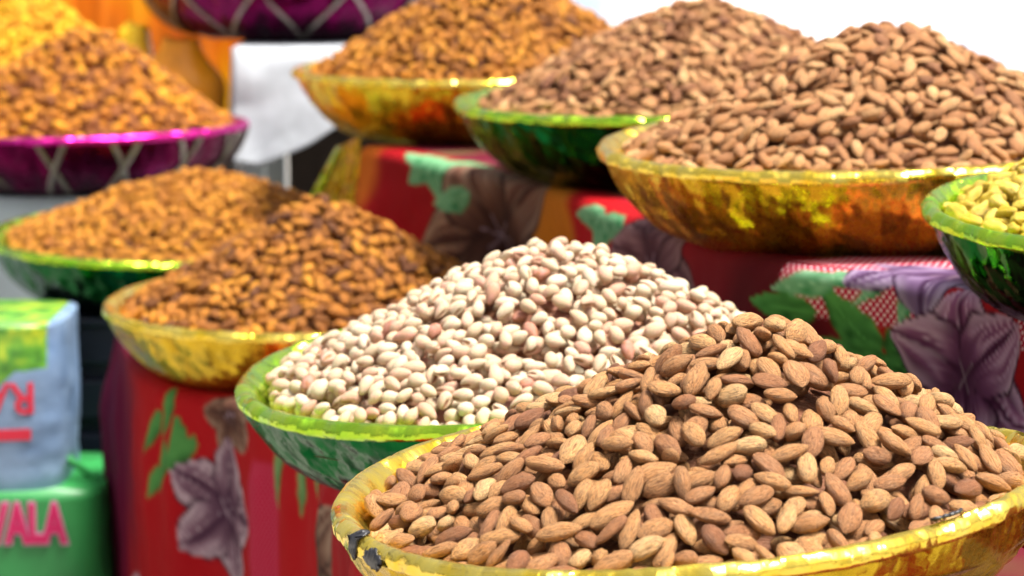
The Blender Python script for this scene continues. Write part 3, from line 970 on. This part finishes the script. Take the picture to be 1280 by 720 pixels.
class Print:
    def __init__(s, S, V, seed):
        s.S, s.V, s.seed = S, V, seed
        n = vnoise(S * 5 + 3, V * 5 + 8, seed) * 0.5 + 0.5
        s.c = lerp((0.26, 0.001, 0.004), (0.44, 0.003, 0.005), n)
        s.d = np.zeros(S.shape)
    def ground_leaves(s, k0=0.8):  # dark print added on the tops so the foil reflects less red
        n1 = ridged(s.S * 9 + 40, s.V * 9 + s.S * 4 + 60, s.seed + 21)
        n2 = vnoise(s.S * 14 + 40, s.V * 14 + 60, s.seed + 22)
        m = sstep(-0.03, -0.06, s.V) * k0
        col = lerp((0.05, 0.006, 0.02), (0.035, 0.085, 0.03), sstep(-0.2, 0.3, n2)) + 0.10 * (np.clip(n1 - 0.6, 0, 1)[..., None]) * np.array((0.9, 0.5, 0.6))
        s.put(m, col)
    def put(s, mask, col):
        s.c = s.c * (1 - mask)[..., None] + col * mask[..., None]
        s.d = s.d * (1 - mask)
    def local(s, s0, v0, rs, rv, rot):
        a = (s.S - s0) / rs; b = (s.V - v0) / rv
        cr, sr = math.cos(rot), math.sin(rot)
        return a * cr + b * sr, -a * sr + b * cr
    def blot(s, s0, v0, rs, rv, col, soft=0.5):
        a, b = s.local(s0, v0, rs, rv, 0)
        r = np.hypot(a, b) + 0.25 * vnoise(a * 2 + 20, b * 2 + 20, s.seed + 7)
        m = sstep(1.0, 1.0 - soft, r)
        s.put(m, lerp(col, tuple(c * 0.8 for c in col), 0.5 + 0 * m))
    def leaf(s, s0, v0, rs, rv, rot, l=1.0, w=0.28, col=((0.03, 0.17, 0.035), (0.20, 0.42, 0.16)), bend=0.2):
        a, b = s.local(s0, v0, rs, rv, rot)
        b = b - bend * (a * a)
        t = np.clip(a / l, 0, 1)
        half = w * np.sin(math.pi * t ** 0.75) * (1 - 0.25 * t)
        jag = 1 + 0.06 * np.sin(a * 20)
        m = sstep(1.12, 0.9, np.abs(b) / (half * jag + 1e-4)) * (a > 0) * (a < l)
        sh = np.clip(0.5 + 0.5 * vnoise(a * 7 + 30, b * 9 + 30, s.seed + 3) + 0.35 * np.sign(b) * np.clip(np.abs(b) / (half + 1e-3), 0, 1), 0, 1)
        sh = np.maximum(sh, np.exp(-(b / 0.02) ** 2))
        s.put(m, lerp(col[0], col[1], sh))
    def flower(s, s0, v0, rs, rv, n=5, rot=0.0, cols=((0.055, 0.014, 0.045), (0.20, 0.10, 0.17), (0.50, 0.40, 0.46))):
        a, b = s.local(s0, v0, rs, rv, rot)
        r = np.hypot(a, b); th = np.arctan2(b, a)
        lob = np.abs(np.cos(n * th / 2)) ** 0.55
        edge = 0.30 + 0.70 * lob + 0.05 * vnoise(th * 5 + 30, r * 3 + 10, s.seed + 5)
        m = sstep(1.04, 0.97, r / edge)
        ph = (n * th / (2 * math.pi)) % 1.0
        vein = ridged(th * 9 + 60, r * 1.3 + 20, s.seed + 6)
        t = np.clip(0.15 + 0.75 * r / edge + 0.42 * vein * sstep(0.15, 0.6, r) - 0.55 * np.exp(-(r / 0.22) ** 2), 0, 1)
        t2 = np.clip((r / edge - 0.35) * 1.6, 0, 1) * np.clip(vnoise(th * 3 + 70, r * 2 + 50, s.seed + 8) + 0.35, 0, 1)
        t = t * (0.55 + 0.45 * np.clip(lob * 1.3, 0, 1))
        cc = lerp(cols[0], cols[1], t)
        cc = cc * (1 - t2[..., None]) + np.array(cols[2]) * t2[..., None]
        s.put(m, cc)
        s.put(np.exp(-(r / 0.045) ** 2), lerp((0.6, 0.5, 0.55), (0.6, 0.5, 0.55), 0 * r))
    def lily(s, s0, v0, rs, rv, n=6, rot=0.0, cols=((0.06, 0.008, 0.04), (0.30, 0.10, 0.22), (0.70, 0.48, 0.62)), w=0.36):
        """open lily drawn petal by petal, each with a dark edge, a pale rim and fine veins"""
        for q in list(range(0, n, 2)) + list(range(1, n, 2)):
            a, b = s.local(s0, v0, rs, rv, rot + 2 * math.pi * q / n)
            b = b - 0.10 * math.sin(q * 2.1) * a * a
            t = np.clip(a, 0, 1)
            half = w * np.sin(math.pi * t ** 0.85) ** 0.8 * (1 + 0.06 * np.sin(a * 17 + q)) + 0.02
            e = np.abs(b) / (half + 1e-4)
            ins = (a > 0) & (a < 1)
            s.put(sstep(1.16, 1.04, e) * ins, np.zeros(a.shape + (3,)) + np.array(cols[0]) * 0.6)
            m = sstep(1.02, 0.94, e) * ins
            vein = ridged(b * 26 / (half * 4 + 0.3) + 40 + q * 9, a * 1.5 + 9, s.seed + 11)
            tt = np.clip(0.1 + 0.8 * t + 0.45 * vein * sstep(0.1, 0.4, t) - 0.8 * np.exp(-(b / 0.035) ** 2), 0, 1)
            cc = lerp(cols[0], cols[1], tt)
            pl = np.clip(sstep(0.45, 0.95, e) * sstep(0.25, 0.6, t) * 0.6 + 1.1 * np.clip(vein - 0.35, 0, 1) * sstep(0.25, 0.6, t), 0, 0.9)
            s.put(m, cc * (1 - pl[..., None]) + np.array(cols[2]) * pl[..., None])
        a, b = s.local(s0, v0, rs, rv, rot)
        for q in range(6):
            an = rot + q * 1.05 + 0.4
            u = a * math.cos(an) + b * math.sin(an); v = -a * math.sin(an) + b * math.cos(an)
            s.put(sstep(0.014, 0.004, np.abs(v - 0.25 * u * u)) * (u > 0) * (u < 0.20) * 0.7, np.zeros(a.shape + (3,)) + np.array((0.40, 0.28, 0.33)))
    def halftone(s, s0, v0, rs, rv, rot=0.0, st=1.0):
        a, b = s.local(s0, v0, rs, rv, rot)
        m = sstep(1.05, 0.95, np.maximum(np.abs(a), np.abs(b)))
        red = lerp((0.42, 0.001, 0.030), (0.48, 0.002, 0.04), 0.5 + 0 * m)
        s.c = s.c * (1 - m)[..., None] + red * m[..., None]
        s.d = np.maximum(s.d, m * st)

UP_PATH = [(-.193, 3.56, .895), (-.08, 3.30, .898), (.035, 3.02, .906), (.10, 2.70, .915), (.160, 2.42, .925), (.215, 2.26, .930), (.31, 2.13, .934), (.385, 1.93, .936), (.47, 1.80, .936), (.62, 1.68, .936), (.85, 1.55, .936)]
LOW_PATH = [(-.485, 3.38, .690), (-.41, 3.05, .690), (-.30, 2.86, .700), (-.19, 2.60, .735), (-.135, 2.30, .785), (-.125, 2.10, .802), (-.095, 1.80, .825), (-.06, 1.50, .836), (-.03, 1.26, .84)]

BROWNS = ((0.05, 0.018, 0.012), (0.20, 0.09, 0.055), (0.36, 0.24, 0.16))
PALE = ((0.06, 0.025, 0.07), (0.20, 0.12, 0.24), (0.36, 0.28, 0.40))
def paint_up(S, V):
    p = Print(S, V, 31)
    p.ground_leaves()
    p.blot(-0.02, 0.03, 0.09, 0.12, (0.62, 0.14, 0.01), 0.7)
    p.blot(0.58, 0.05, 0.14, 0.10, (0.60, 0.20, 0.012), 0.6)
    p.blot(1.30, 0.06, 0.20, 0.12, (0.22, 0.006, 0.012), 0.7)
    LG = ((0.03, 0.20, 0.07), (0.22, 0.46, 0.24))
    for rot, l in ((0.2, 1.0), (1.0, 0.9), (2.2, 0.8), (-0.6, 0.8), (3.0, 1.0)):
        p.leaf(0.24, -0.015, 0.13, 0.075, rot, l, 0.30, LG)
    p.lily(0.42, 0.065, 0.22, 0.12, 5, 0.4, BROWNS)
    p.leaf(0.36, 0.02, 0.12, 0.07, 2.6, 1.0, 0.25, LG)
    for rot in (0.3, 1.5, 2.7):
        p.leaf(0.86, 0.0, 0.14, 0.05, rot, 1.0, 0.3, LG)
    p.lily(1.06, 0.035, 0.16, 0.085, 6, 0.1, ((0.045, 0.012, 0.02), (0.17, 0.075, 0.085), (0.34, 0.2, 0.2)))
    # beside the raisin bowl: dots, leaves and two lilies
    p.blot(1.36, 0.06, 0.09, 0.12, (0.10, 0.003, 0.006), 0.6)  # shade beneath the wide gold bowl, painted dark red
    p.halftone(1.47, 0.012, 0.075, 0.022, 0.0)
    p.halftone(1.40, 0.004, 0.025, 0.014, 0.0)
    p.halftone(1.52, -0.07, 0.15, 0.055, 0.0)
    DG = ((0.015, 0.09, 0.015), (0.08, 0.27, 0.06))
    for s0, v0, rot, l in ((1.50, 0.060, 2.9, 1.5), (1.49, 0.055, -2.5, 1.2), (1.50, 0.058, 2.3, 1.0), (1.50, 0.06, -1.1, 0.9), (1.49, 0.06, 0.35, 0.9), (1.49, 0.065, 1.3, 0.8), (1.42, 0.03, 3.0, 1.0)):
        p.leaf(s0, v0, 0.085, 0.052, rot, l, 0.30, DG)
    LG2 = ((0.05, 0.24, 0.09), (0.26, 0.50, 0.30))
    p.leaf(1.475, -0.012, 0.10, 0.05, 2.35, 1.0, 0.16, LG2)
    p.leaf(1.500, -0.008, 0.09, 0.05, 2.1, 0.8, 0.12, LG2)
    p.leaf(1.525, 0.000, 0.08, 0.05, 1.75, 0.75, 0.15, LG2)
    p.leaf(1.44, 0.0, 0.09, 0.05, 2.6, 0.9, 0.26, LG2)
    p.lily(1.525, -0.038, 0.11, 0.062, 6, 0.3, PALE, 0.30)
    p.halftone(1.697, 0.012, 0.016, 0.010, 0.3)
    p.lily(1.608, 0.057, 0.115, 0.068, 6, 0.30, w=0.42)
    p.lily(1.86, 0.10, 0.12, 0.07, 5, 0.5)
    return p.c, p.d
def paint_low(S, V):
    p = Print(S, V, 47)
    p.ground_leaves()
    p.blot(0.05, 0.10, 0.26, 0.40, (0.10, 0.004, 0.03), 0.8)  # shaded far end under the left gold bowl, painted dark maroon
    p.halftone(0.685, 0.13, 0.035, 0.08, 0.0, 0.12)
    G = ((0.02, 0.11, 0.02), (0.08, 0.27, 0.06))
    for s0, v0, rot, l in ((0.43, -0.01, 1.5, 1.0), (0.41, 0.02, 1.9, 1.0), (0.45, 0.02, 1.2, 1.1), (0.47, 0.03, 1.8, 1.2), (0.43, 0.05, 1.5, 1.0), (0.49, 0.04, 2.2, 1.0), (0.42, 0.08, 2.0, 0.8), (0.47, 0.07, 0.9, 0.8)):
        p.leaf(s0, v0, 0.075, 0.062, rot, l, 0.20, G)
    p.lily(0.575, 0.01, 0.07, 0.05, 5, 0.7, BROWNS)
    p.lily(0.545, 0.115, 0.095, 0.085, 5, 1.2, ((0.05, 0.014, 0.035), (0.24, 0.13, 0.17), (0.55, 0.42, 0.45)))
    for s0, v0, rot, l in ((0.72, 0.03, 1.4, 1.0), (0.74, 0.02, 1.8, 0.9), (0.79, 0.03, 1.5, 1.1), (0.84, 0.02, 1.1, 0.9)):
        p.leaf(s0, v0, 0.08, 0.065, rot, l, 0.18, ((0.03, 0.12, 0.02), (0.17, 0.30, 0.10)))
    p.lily(0.97, 0.12, 0.11, 0.07, 6, 0.4, BROWNS)
    p.flower(0.35, 0.36, 0.24, 0.14, 5, 0.3)
    p.flower(1.15, 0.38, 0.24, 0.14, 6, 0.9)
    p.halftone(0.72, 0.40, 0.1, 0.12, 0.2)
    return p.c, p.d
draped_step('stepped_stand', UP_PATH, (.93, .36), .52, 0.30, paint_up, 61, 'raised step draped in red cloth printed with mauve flowers and leaves', 0.003, 0.003)
draped_step('low_stand', LOW_PATH, (.95, .30), .40, 0.02, paint_low, 62, 'low bench draped in red floral cloth under the pistachio bowl')

# ------------------------------------------------------------------ the back of the stall
def sheet(name, P, mat, parent=None, thick=0.002):
    """P (ni, nj, 3) grid"""
    ni, nj = P.shape[:2]
    i = np.arange(ni - 1)[:, None] * nj; j = np.arange(nj - 1)[None]
    Fq = np.stack([i + j, i + nj + j, i + nj + j + 1, i + j + 1], -1).reshape(-1, 4)
    V = P.reshape(-1, 3)
    foil = np.c_[V[:, 0] + V[:, 1], V[:, 2], V[:, 1]]
    me = fast_mesh(name, V, Fq, mat, True, {'foil': ('FLOAT_VECTOR', foil)})
    o = link(name, me, parent)
    md = o.modifiers.new('thickness', 'SOLIDIFY'); md.thickness = thick; md.offset = -1
    return o

# white draped table under the far purple bowl
TX, TY, TZ = -0.18, 4.86, 0.950
tb = empty('draped_table', (TX, TY, 0))
box('table_top', (-0.27, 0.42, -0.22, 0.24, TZ - 0.03, TZ - 0.004), M_DARKWOOD, tb, 0.003)
for lx, ly in ((-0.25, -0.20), (0.40, -0.20), (-0.25, 0.22), (0.40, 0.22)):
    box('leg', (lx - 0.018, lx + 0.018, ly - 0.018, ly + 0.018, 0, TZ - 0.031), M_GREY_CLOTH, tb, 0.003)
box('dark_backing', (-0.225, 0.38, 0.19, 0.20, 0.02, TZ - 0.04), M_DARKWOOD, tb, 0)  # dark backing added to darken the hollow below the cloth
u = np.linspace(-0.28, 0.43, 90)
vv = np.concatenate([np.linspace(-0.46, -0.01, 12), np.linspace(0, 1, 34)])
U, VV = np.meshgrid(u, vv, indexing='ij')
hem = 0.20 - 0.085 * sstep(-0.26, -0.08, U) + 0.02 * vnoise(U * 14 + 9, U * 0, 5) + 0.05 * sstep(0.1, 0.3, U)
rcn = 0.012
dn = np.maximum(VV, 0) * hem
yy = np.where(VV < 0, -0.228 - VV, -0.228 - 0.30 * dn - rcn * (1 - np.exp(-dn / 0.012)) + (vnoise(U * 16 + 3, VV * 1.2 + 6, 8) * 0.014 + 0.0015 * ridged(U * 14 + VV * 2 + 60, VV * 3 + 6, 88)) * sstep(0, 0.3, VV))
P = np.stack([U, yy, TZ - dn + np.where(VV < 0, 0.0, 0.0)], -1)
sheet('white_cloth', P, M_WHITE_CLOTH, tb)
# the side of the cloth at the left
w_ = np.linspace(-0.228, 0.23, 40)
W, VV2 = np.meshgrid(w_, np.linspace(0, 1, 24), indexing='ij')
hem2 = 0.20 + 0.05 * vnoise(W * 9 + 4, W * 0, 9)
P = np.stack([-0.283 - 0.010 * VV2 + vnoise(W * 14 + 3, VV2 + 6, 18) * 0.008 * VV2, W, TZ - 0.001 - VV2 * hem2], -1)
sheet('side_cloth', P, M_WHITE_CLOTH, tb)
tag(tb, 'dark table draped in a white cloth with ragged hem behind the bowls', 'table')

# pale sheet-covered stand below the purple bowl
st = empty('sheet_covered_stand', (-0.93, 4.75, 0))
box('box_frame', (-0.42, 0.44, -0.60, 0.56, 0, 0.752), M_DARKWOOD, st, 0.004)
u = np.linspace(-0.43, 0.45, 80)
vv = np.concatenate([np.linspace(-1.14, -0.01, 14), np.linspace(0, 1, 24)])
U, VV = np.meshgrid(u, vv, indexing='ij')
dn = np.maximum(VV, 0) * 0.5
yy = np.where(VV < 0, -0.61 - VV, -0.61 - 0.008 * (1 - np.exp(-dn / 0.01)) + vnoise(U * 13 + 3, VV * 1.2 + 6, 28) * 0.012 * VV.clip(0, 1) - 0.012 * VV.clip(0, 1))
sheet('pale_sheet', np.stack([U, yy, 0.7575 - dn], -1), M_GREY_CLOTH, st)
tag(st, 'stand covered with a pale grey sheet under the purple apricot bowl', 'display stand')

def sack(name, loc, wx, wy, hz, mat, label, seed, cat='sack', folds=9, tuck=0.25):
    """soft standing sack: rounded section, folds running down, gathered mouth"""
    nth, nz = 72, 34
    th = np.linspace(0, 2 * math.pi, nth, endpoint=False)
    t = np.linspace(0, 1, nz)
    T_, TH = np.meshgrid(t, th, indexing='ij')
    sq = 1 / (np.abs(np.cos(TH)) ** 3.2 + np.abs(np.sin(TH)) ** 3.2) ** (1 / 3.2)
    prof = (sstep(-0.12, 0.10, T_) * 0.5 + 0.5) * (1 - tuck * sstep(0.55, 1.0, T_)) * (1 + 0.06 * np.sin(T_ * 5 + seed))
    f = 1 + (0.05 + 0.06 * T_) * vnoise(TH / (2 * math.pi) * folds, T_ * 2 + 5, seed, folds) + 0.03 * vnoise(TH / (2 * math.pi) * folds * 3, T_ * 6 + 5, seed + 1, folds * 3)
    X = wx * sq * prof * f * np.cos(TH); Y = wy * sq * prof * f * np.sin(TH)
    Z = hz * T_ + 0.04 * hz * vnoise(TH / (2 * math.pi) * folds, T_ * 0 + 3, seed + 2, folds) * T_
    V = np.stack([X, Y, Z], -1).reshape(-1, 3)
    i = np.arange(nz - 1)[:, None] * nth; j = np.arange(nth)[None]; j1 = (j + 1) % nth
    Fq = np.stack([i + j, i + j1, i + nth + j1, i + nth + j], -1).reshape(-1, 4).tolist()
    V = np.vstack([V, [[0, 0, 0], [0, 0, hz * 0.96]]])
    n0 = nz * nth
    for q in range(nth):
        Fq.append((q, n0, (q + 1) % nth)); a = (nz - 1) * nth
        Fq.append((a + q, a + (q + 1) % nth, n0 + 1))
    root = empty(name, loc)
    mesh_obj('sack_body', V, Fq, mat, root)
    if label: tag(root, label, cat)
    return root

sack('orange_sack', (-0.565, 4.80, 0.757), 0.075, 0.06, 0.20, M_ORANGE, 'bright orange plastic sack standing behind the purple apricot bowl', 3, 'sack', 9, 0.62)
sack('yellow_packet', (-0.655, 4.88, 0.757), 0.035, 0.04, 0.215, M_YELLOWBAG, 'slim yellow plastic packet squeezed beside the orange sack', 5, 'packet')
# thin orange drapery hung behind the dried fruit
U, VV = np.meshgrid(np.linspace(-1.35, -0.47, 140), np.linspace(0, 1, 40), indexing='ij')
P = np.stack([U + 0.01 * VV, 5.42 + 0.035 * vnoise(U * 17 + 30, VV * 1.4 + 3, 141) + 0.015 * vnoise(U * 40 + 60, VV * 2 + 3, 142) - 0.10 * VV, 1.42 - 1.40 * VV], -1)
o = sheet('drapery', P, M_DRAPE, None, 0.0008)
tag(o, 'thin orange and gold drapery hanging behind the yellow dried fruit', 'drapery')

# gold and green foil sheet hanging over the end of the red step
u = np.linspace(0, 1, 60); v2 = np.linspace(0, 1, 50)
U, V_ = np.meshgrid(u, v2, indexing='ij')
cr = 0.012 * ridged(U * 5 + 3, V_ * 2.2 + U * 2 + 4, 71) + 0.006 * ridged(U * 12, V_ * 7 + 3, 72) + 0.003 * ridged(U * 30, V_ * 24, 73)
fx = -0.195 - 0.115 * (1 - U) * (0.30 + 0.70 * V_) ; fy = 3.60 + 0.13 * (1 - U) - cr
fz = 0.905 - 0.145 * V_ - 0.028 * (1 - U)
o = sheet('foil_sheet', np.stack([fx, fy, fz], -1), M_GOLD, None, 0.0015)
tag(o, 'crumpled gold foil sheet hanging at the end of the red step', 'foil sheet')
bnd = sheet('green_edge', np.stack([fx[:14] - 0.004, fy[:14] - 0.006, fz[:14]], -1), M_GREEN_RIM, o, 0.001)

# dark crate under the green bowl
cr_ = empty('plastic_crate', (-0.42, 3.80, 0))
box('crate_core', (-0.20, 0.25, -0.19, 0.21, 0.01, 0.655), M_NAVY, cr_, 0.004)
for k_ in range(9):
    box('slat', (-0.21, 0.26, -0.207, -0.192, 0.03 + k_ * 0.072, 0.08 + k_ * 0.072), M_NAVY, cr_, 0.003)
for px_ in (-0.21, 0.235):
    box('corner_post', (px_, px_ + 0.025, -0.213, -0.2075, 0.0, 0.655), M_NAVY, cr_, 0.002)
box('lid', (-0.215, 0.265, -0.215, 0.22, 0.656, 0.668), M_NAVY, cr_, 0.003)
tag(cr_, 'dark navy slatted crate carrying the green bowl of almonds', 'crate')

# lettering
def text_obj(body, size, mat, parent, x0, z0, flip, bold, hx, hy, expo, lift, name='lettering', width=1.0, bulge=lambda z: 1.0):
    cu = bpy.data.curves.new(name, 'FONT')
    cu.body = body
    cu.size = size
    cu.extrude = 0.0004
    cu.offset = bold
    cu.resolution_u = 5
    tmp = bpy.data.objects.new(name, cu)
    COL.objects.link(tmp)
    dg = bpy.context.evaluated_depsgraph_get()
    me = bpy.data.meshes.new_from_object(tmp.evaluated_get(dg))
    bpy.data.objects.remove(tmp)
    me.materials.clear(); me.materials.append(mat)
    sg = -1 if flip else 1
    for v in me.vertices:
        x = x0 + sg * v.co.x * width; z = z0 + sg * v.co.y
        q = max(0.0, 1 - min(1, abs(x) / hx / bulge(z)) ** expo) ** (1 / expo)
        v.co = (x, -(hy * q * bulge(z) + lift) - v.co.z, z)
    me.update()
    return link(name, me, parent)
M_PINK = plain('pink_ink', (0.55, 0.005, 0.10), 0.5, 0.1, 30, bump=0)
M_PINKLITE = plain('pale_pink_ink', (0.62, 0.28, 0.46), 0.5, 0.1, 30, bump=0)
M_RED = plain('red_ink', (0.62, 0.02, 0.05), 0.5, 0.1, 30, bump=0)

# green printed carrier bag
gb = empty('green_bag', (-0.70, 3.40, 0))
def rounded_bag(name, hx, hy, z0, z1, mat, parent, seed, expo=5.0, bulge=0.03, attrs=None, lean=0.0):
    nth, nz = 120, 46
    th = np.linspace(0, 2 * math.pi, nth, endpoint=False); t = np.linspace(0, 1, nz)
    T_, TH = np.meshgrid(t, th, indexing='ij')
    sq = 1 / (np.abs(np.cos(TH)) ** expo + np.abs(np.sin(TH)) ** expo) ** (1 / expo)
    bl = 1 + bulge * np.sin(math.pi * T_) + 0.014 * vnoise(TH / (2 * math.pi) * 16, T_ * 4 + 3, seed, 16) + 0.006 * vnoise(TH / (2 * math.pi) * 40, T_ * 12 + 3, seed + 1, 40)
    X = hx * sq * bl * np.cos(TH); Y = hy * sq * bl * np.sin(TH) + lean * T_
    Z = z0 + (z1 - z0) * T_
    V = np.stack([X, Y, Z], -1).reshape(-1, 3)
    i = np.arange(nz - 1)[:, None] * nth; j = np.arange(nth)[None]; j1 = (j + 1) % nth
    Fq = np.stack([i + j, i + j1, i + nth + j1, i + nth + j], -1).reshape(-1, 4).tolist()
    V = np.vstack([V, [[0, 0, z0], [0, lean, z1 - 0.004]]]); n0 = nz * nth; a = (nz - 1) * nth
    for q in range(nth):
        Fq.append((q, n0, (q + 1) % nth)); Fq.append((a + q, a + (q + 1) % nth, n0 + 1))
    return mesh_obj(name, V, Fq, mat, parent)
M_GREENBAG = plain('green_printed_plastic', (0.03, 0.26, 0.065), 0.42, 0.35, 5)
bag_b = rounded_bag('bag_body', .205, .12, 0.0, .505, M_GREENBAG, gb, 81, 8.0)
bl_g = lambda z: 1 + 0.03 * math.sin(math.pi * z / 0.505)
text_obj('WALA', .064, M_PINKLITE, bag_b, .054, .447, False, 0.0052, .205, .12, 8.0, 0.0022, 'lettering_outline', 0.60, bl_g)
text_obj('WALA', .064, M_PINK, bag_b, .054, .447, False, 0.0026, .205, .12, 8.0, 0.0036, 'lettering', 0.60, bl_g)
hv = []
for k_ in range(25):
    t = k_ / 24
    hv.append((0.08 + 0.11 * t, -0.055 + 0.02 * t, 0.501 + 0.035 * math.sin(math.pi * t)))
def tube(name, pts, r, mat, parent, n=8):
    V, Fc = [], []
    P = [Vector(p) for p in pts]
    for i, p in enumerate(P):
        d = (P[min(i + 1, len(P) - 1)] - P[max(i - 1, 0)]).normalized()
        a = d.orthogonal().normalized(); b = d.cross(a)
        for k_ in range(n):
            w = 2 * math.pi * k_ / n
            V.append(p + (a * math.cos(w) + b * math.sin(w)) * r)
    for i in range(len(P) - 1):
        for k_ in range(n):
            Fc.append((i * n + k_, i * n + (k_ + 1) % n, (i + 1) * n + (k_ + 1) % n, (i + 1) * n + k_))
    return mesh_obj(name, V, Fc, mat, parent)
tube('handle', hv, 0.005, M_GREENBAG, gb)
tag(gb, 'green plastic bag lettered in pink standing below the white sack', 'bag')

# white printed sack lying upside down on the green bag
ws = empty('white_sack', (-0.72, 3.40, 0.4995))
def sack_print():
    k = NT('white_woven_sack')
    tc = k.n('ShaderNodeTexCoord').outputs['Object']
    sep = k.n('ShaderNodeSeparateXYZ'); k.l(tc, sep.inputs[0])
    nz = k.noise(tc, 14, 3)
    nz2 = k.noise(tc, 38, 2)
    top = k.math('ADD', sep.outputs[2], k.math('MULTIPLY', nz, 0.02))
    m1 = k.math('GREATER_THAN', top, 0.162)
    dia = k.math('SUBTRACT', k.math('SUBTRACT', sep.outputs[2], k.math('MULTIPLY', sep.outputs[0], 0.9)), 0.038)
    m2 = k.math('GREATER_THAN', dia, 0.0)
    leafy = k.ramp(nz2, [(0.3, (0.02, 0.09, 0.015)), (0.5, (0.10, 0.30, 0.03)), (0.68, (0.45, 0.52, 0.03))])
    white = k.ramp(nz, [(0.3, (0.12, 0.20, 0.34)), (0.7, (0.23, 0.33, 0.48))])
    side = k.math('LESS_THAN', sep.outputs[0], 0.162)
    mm = k.math('MULTIPLY', k.math('MAXIMUM', m1, m2), side)
    c = k.mix(mm, white, leafy)
    k.l(c, k.b.inputs['Base Color'])
    k.set(Roughness=0.4)
    k.l(k.bump(nz, 0.5, 0.01), k.b.inputs['Normal'])
    return k.m
sb_ = rounded_bag('sack_body', .175, .108, 0.0, .205, sack_print(), ws, 91, 5.0, 0.025)
bl_w = lambda z: 1 + 0.025 * math.sin(math.pi * z / 0.205)
text_obj('RA', .054, M_RED, sb_, .150, .137, True, 0.0006, .175, .108, 5.0, 0.0022, 'lettering', 0.95, bl_w)
text_obj('-', .13, M_RED, sb_, .150, .103, True, 0.0008, .175, .108, 5.0, 0.0022, 'swoosh', 1.6, bl_w)
tag(ws, 'white printed sack standing upside down on the green bag', 'sack')

# two flies on the raisins
M_FLY = plain('fly_body', (0.01, 0.025, 0.05), 0.25, 0.2, 300, 0.4)
M_WING = plain('fly_wing', (0.10, 0.22, 0.34), 0.2, 0.2, 300)
def on_heap(d, u0, v0):
    """topmost nut of heap d nearest to the plan point (u0, v0) of the bowl"""
    L = (d['pos'] - d['c']) @ d['A']
    r2 = np.hypot(L[:, 0] - u0, L[:, 1] - v0)
    near_ = np.argsort(r2)[:6]
    i = near_[np.argmax(d['pos'][near_][:, 2])]
    return d['pos'][i], d['rot'][i], d['dd'][i]
def fly(u0, v0, yaw, label):
    p, Rm, dd = on_heap(h_rais, u0, v0)
    A = (Rm / dd ** 2) @ Rm.T
    top = p + np.array([0, -0.45, 0.9]) / math.sqrt(np.array([0, -0.45, 0.9]) @ A @ np.array([0, -0.45, 0.9]))
    root = empty('fly', top)
    root.rotation_euler = (0.45, 0, yaw)
    P, Fc = sphere_grid(10, 8)
    V = P * np.array([0.0028, 0.0013, 0.0012]) + np.array([0, 0, 0.0011])
    V[:, 1:] *= (1 - 0.25 * np.sin(P[:, 0] * 4))[:, None]
    mesh_obj('body', V, Fc, M_FLY, root)
    V = P * np.array([0.0008, 0.0010, 0.0008]) + np.array([0.0031, 0, 0.0012])
    mesh_obj('head', V, Fc, M_FLY, root)
    for sg in (-1, 1):
        V = P * np.array([0.0027, 0.0010, 0.00012]); V[:, 1] += sg * (0.0013 + 0.0003 * P[:, 0]); V[:, 0] -= 0.0016; V[:, 2] += 0.0023
        mesh_obj('wing', V, Fc, M_WING, root)
        for q in (-1, 0, 1):
            tube('leg', [(q * 0.001, sg * 0.0006, 0.0009), (q * 0.0016, sg * 0.0019, 0.0012), (q * 0.002, sg * 0.0024, -0.0004)], 0.00012, M_FLY, root, 5)
    tag(root, label, 'fly', 'flies on the raisins')
fly(-.098, -.085, 0.6, 'dark fly perched on the raisins farther from the green rim')
fly(-.068, -.112, 2.6, 'bluish fly perched on a raisin close to the green rim')
